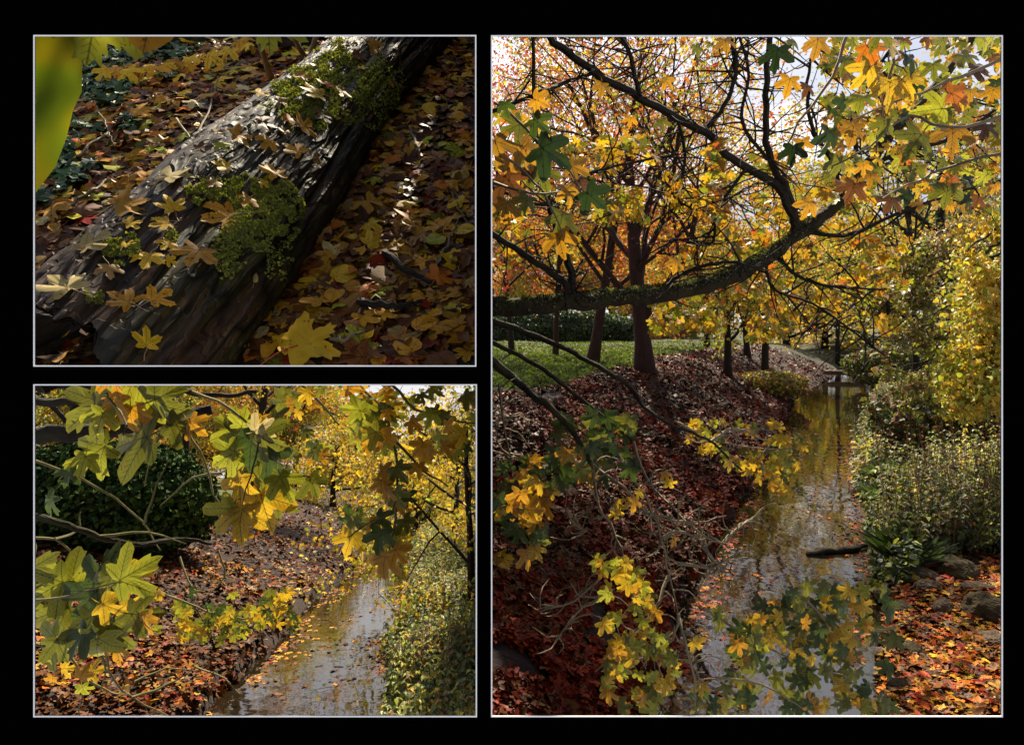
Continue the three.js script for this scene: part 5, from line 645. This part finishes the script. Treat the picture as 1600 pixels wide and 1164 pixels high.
  [[1213, 92, 70, 190, 'dark', 0], [1240, 70, 44, 170, 'olive', 1], [1232, 135, 54, 190, 'gold', 2], [1260, 140, 40, 200, 'brown', 3], [1295, 222, 74, 190, 'dark', 4], [1238, 242, 58, 185, 'dark', 0], [1254, 230, 46, 170, 'ochre', 1], [1332, 210, 66, 190, 'ochre', 2], [1308, 262, 60, 190, 'olive', 3], [1262, 325, 54, 200, 'gold', 4], [1290, 306, 36, 180, 'gold', 0], [1330, 300, 58, 200, 'brown', 1], [1390, 318, 54, 210, 'brown', 2], [1360, 280, 40, 190, 'ochre', 3], [1350, 118, 70, 215, 'yellow', 4], [1362, 84, 62, 150, 'orange', 0], [1392, 145, 84, 182, 'yellow', 1], [1345, 160, 56, 200, 'lime', 2], [1418, 135, 64, 160, 'yellow', 3], [1455, 172, 78, 265, 'lime', 4], [1500, 152, 70, 110, 'orange', 0], [1490, 215, 80, 190, 'ochre', 1], [1430, 225, 90, 215, 'olive', 2], [1480, 305, 60, 185, 'olive', 3], [1495, 285, 40, 120, 'orange', 4], [1540, 205, 54, 200, 'brown', 0], [1430, 270, 52, 200, 'olive', 1], [1515, 95, 60, 150, 'olive', 2], [1535, 110, 56, 110, 'brown', 3], [1320, 100, 56, 200, 'olive', 4], [1276, 75, 62, 185, 'ochre', 0], [1400, 75, 58, 130, 'pale', 1], [1425, 100, 54, 170, 'dark', 2], [1370, 60, 60, 200, 'olive', 3], [1420, 250, 40, 160, 'orange', 2], [1312, 165, 50, 220, 'dark', 1], [1460, 110, 46, 170, 'olive', 4], [1550, 150, 44, 190, 'gold', 2], [1470, 70, 50, 200, 'olive', 1], [1540, 70, 46, 160, 'lime', 3], [1380, 200, 50, 190, 'olive', 3], [1350, 265, 36, 170, 'gold', 1]].forEach(([x, y, s, g, c, v]) => leafOn(b, x, y, 2.3 + 0.6 * r(), s * 0.74, g, c, v, r, 0.8));
  spray(b, r, 110, [1285, 55, 1560, 335], [2.8, 4.2], [18, 30], 'yellow gold olive olive ochre lime brown dark', (x, y) => y < 340 - (1565 - x) * 0.15);
  const c = group('maple_spray', 'dark green and ochre maple leaves hanging beside the dividing edge', 'bough');
  twigs(c, r, [[[772, 160, 2.5], [810, 190, 2.5], [850, 230, 2.4], [890, 270, 2.4], [920, 320, 2.4]], [[772, 230, 2.4], [820, 270, 2.4], [860, 320, 2.3], [880, 370, 2.3]], [[772, 285, 2.4], [830, 300, 2.3], [900, 300, 2.3]]], [2.6, 1.2], matTwig);
  [[800, 200, 66, 240, 'olive', 0], [845, 195, 60, 130, 'green', 1], [780, 240, 90, 160, 'ochre', 2], [825, 245, 84, 150, 'ochre', 3], [865, 242, 100, 120, 'dark', 4], [905, 265, 60, 110, 'ochre', 0], [800, 290, 96, 145, 'brown', 1], [850, 280, 70, 165, 'olive', 2], [930, 312, 74, 130, 'dark', 3], [890, 305, 56, 170, 'gold', 4], [876, 350, 70, 190, 'olive', 0], [875, 380, 72, 170, 'gold', 1], [790, 330, 60, 190, 'ochre', 2], [846, 160, 50, 110, 'gold', 3], [790, 170, 40, 170, 'green', 4], [940, 140, 40, 185, 'ochre', 0], [1035, 195, 36, 170, 'olive', 1], [1055, 415, 40, 190, 'gold', 2], [1135, 70, 44, 170, 'ochre', 3], [910, 290, 44, 150, 'brown', 4], [820, 320, 56, 200, 'olive', 3], [1045, 130, 34, 140, 'gold', 4], [1090, 80, 34, 160, 'olive', 0], [985, 190, 30, 190, 'gold', 1], [835, 255, 60, 200, 'green', 2]].forEach(([x, y, s, g, cc, v]) => leafOn(c, x, y, 2.2 + 0.4 * r(), s * 0.76, g, cc, v, r, 1.0));
  const d = group('maple_branch', 'mossy drooping branches with dark green leaves over the russet bank', 'bough');
  bough(d, 'branch', [[760, 500, 3.8], [830, 522, 3.8], [890, 548, 3.7], [930, 570, 3.6], [985, 605, 3.6], [1010, 640, 3.5], [1060, 668, 3.5], [1110, 690, 3.5], [1160, 735, 3.5]], [5, 1.6], matBarkMoss, 41);
  bough(d, 'branch', [[760, 555, 3.2], [800, 590, 3.2], [850, 630, 3.1], [890, 668, 3.1], [925, 720, 3.1]], [8, 4], matBarkMoss, 42);
  bough(d, 'branch', [[760, 530, 3.4], [840, 572, 3.4], [885, 605, 3.3], [935, 645, 3.3], [990, 690, 3.3]], [4, 2], matBarkMoss, 43);
  const D = [[[780, 600, 3.2], [785, 650, 3.2], [800, 720, 3.2]], [[925, 720, 3.1], [935, 790, 3], [960, 830, 3], [975, 870, 2.9], [985, 920, 2.9]], [[925, 725, 3.1], [975, 760, 3], [1010, 800, 3], [1060, 815, 3], [1110, 815, 3]], [[960, 700, 3.2], [1010, 780, 3.1], [1035, 840, 3], [1045, 900, 3], [1060, 960, 2.9]], [[990, 690, 3.3], [1010, 750, 3.2], [1050, 790, 3.1], [1090, 830, 3], [1130, 850, 3]], [[1035, 840, 3], [1070, 830, 3], [1100, 850, 3]], [[885, 795, 3.2], [900, 820, 3.2], [918, 830, 3.2]], [[975, 870, 2.9], [930, 910, 2.9], [880, 945, 2.9], [840, 950, 2.9]], [[1060, 960, 2.9], [1070, 1000, 2.8], [1085, 1060, 2.8], [1088, 1115, 2.8]], [[1045, 900, 3], [1020, 960, 2.9], [970, 1010, 2.9], [930, 1050, 2.9]], [[1060, 880, 3], [1110, 890, 3], [1145, 895, 3]], [[940, 930, 2.9], [900, 960, 2.9], [870, 1000, 2.9]], [[985, 920, 2.9], [1000, 970, 2.8], [1010, 1040, 2.8]], [[1100, 850, 3], [1120, 880, 3], [1140, 875, 3]], [[1110, 690, 3.5], [1150, 670, 3.6], [1200, 690, 3.7]], [[1130, 850, 3], [1160, 820, 3.1], [1185, 805, 3.2]]];
  twigs(d, r, D, [3, 1.1], matTwig);
  for (let k = 0; k < 190; k++) { const pts = D[Math.floor(r() * D.length)], i = Math.floor(r() * (pts.length - 1)), t = r(), s = [0, 1, 2].map((q) => lerp(pts[i][q], pts[i + 1][q], t)), an = r() * 6.283, l = 18 + 40 * r(); bough(d, 'twig', [s, [s[0] + Math.cos(an) * l * 0.5 + (r() - 0.5) * 10, s[1] + Math.sin(an) * l * 0.5, s[2]], [s[0] + Math.cos(an + 0.4) * l, s[1] + Math.sin(an + 0.4) * l, s[2] + (r() - 0.5) * 0.3]], [1.5, 0.6], matTwig, k, 4); }
  spray(d, r, 48, [860, 650, 995, 750], [2.9, 3.4], [26, 38], 'green green dark green olive gold', (x, y) => Math.hypot((x - 928) / 70, (y - 700) / 52) < 1 + 0.3 * noise(x / 15, y / 15));
  spray(d, r, 22, [790, 725, 880, 775], [2.8, 3.2], [24, 36], 'green olive gold green yellow', (x, y) => true);
  spray(d, r, 26, [772, 775, 850, 888], [2.6, 3.0], [28, 42], 'olive green gold yellow green ochre', (x, y) => x < 852 - (y - 780) * 0.1);
  [[825, 875, 44, 170, 'gold', 1], [845, 845, 36, 110, 'olive', 2], [963, 805, 24, 170, 'yellow', 0], [970, 790, 24, 120, 'yellow', 1], [990, 790, 30, 180, 'gold', 2], [1042, 745, 22, 160, 'gold', 3], [1048, 758, 22, 150, 'yellow', 4], [1001, 772, 20, 140, 'yellow', 0], [1055, 848, 20, 150, 'gold', 1], [1140, 728, 24, 180, 'yellow', 2]].forEach(([x, y, s, g, cc, v]) => leafOn(d, x, y, 2.9, s, g, cc, v, r));
  const e = group('maple_spray', 'low spray of bright yellow and green leaves hanging over the dark water edge', 'bough');
  spray(e, r, 100, [920, 880, 1110, 1112], [2.3, 2.7], [18, 32], 'yellow lime yellow gold lime yellow lime olive', (x, y) => Math.abs(x - (965 + (y - 880) * 0.22)) < 30 + 0.16 * (y - 880) && fbm(x / 24, y / 24, 5, 2) > 0.38);
  twigs(e, r, [[[985, 880, 2.8], [1000, 950, 2.8], [1020, 1010, 2.7], [1035, 1060, 2.7]], [[1060, 960, 2.8], [1050, 1000, 2.8], [1000, 1030, 2.8], [950, 1060, 2.8]]], [2.6, 1.2], matTwig);
  const f = group('maple_spray', 'broad spray of green leaves hanging across the foot of the wide stream', 'bough');
  spray(f, r, 230, [1090, 900, 1400, 1114], [2.8, 3.6], [20, 32], 'green olive lime green olive yellow green gold', (x, y) => fbm(x / 40, y / 30, 7, 2) > 0.36 && y > 915 + Math.abs(x - 1290) * 0.12);
  twigs(f, r, [[[1100, 950, 3.2], [1180, 1000, 3.2], [1260, 1040, 3.2], [1340, 1060, 3.2]], [[1250, 930, 3.2], [1290, 970, 3.2], [1300, 1040, 3.2], [1310, 1115, 3.2]], [[1400, 980, 3.3], [1340, 990, 3.3], [1270, 985, 3.3]], [[1110, 1060, 3.1], [1190, 1070, 3.1], [1260, 1110, 3.1]]], [2.4, 1], matTwig);
  const g = group('maple_spray', 'small yellow leaves at the end of a branch over the stream bend', 'bough');
  spray(g, r, 80, [1070, 660, 1255, 775], [4.6, 5.2], [15, 22], 'yellow yellow lime gold olive', (x, y) => fbm(x / 30, y / 30, 2, 2) > 0.42 && y < 690 + (x - 1070) * 0.5 && y > 655 + Math.max(0, x - 1180) * 0.2);
  twigs(g, r, [[[1060, 660, 4.6], [1120, 690, 4.7], [1180, 700, 4.8], [1245, 700, 4.9]], [[1160, 740, 4.8], [1190, 710, 4.8], [1210, 690, 4.8]]], [2.2, 1], matTwig);
}
renderer.render(scene, camera);
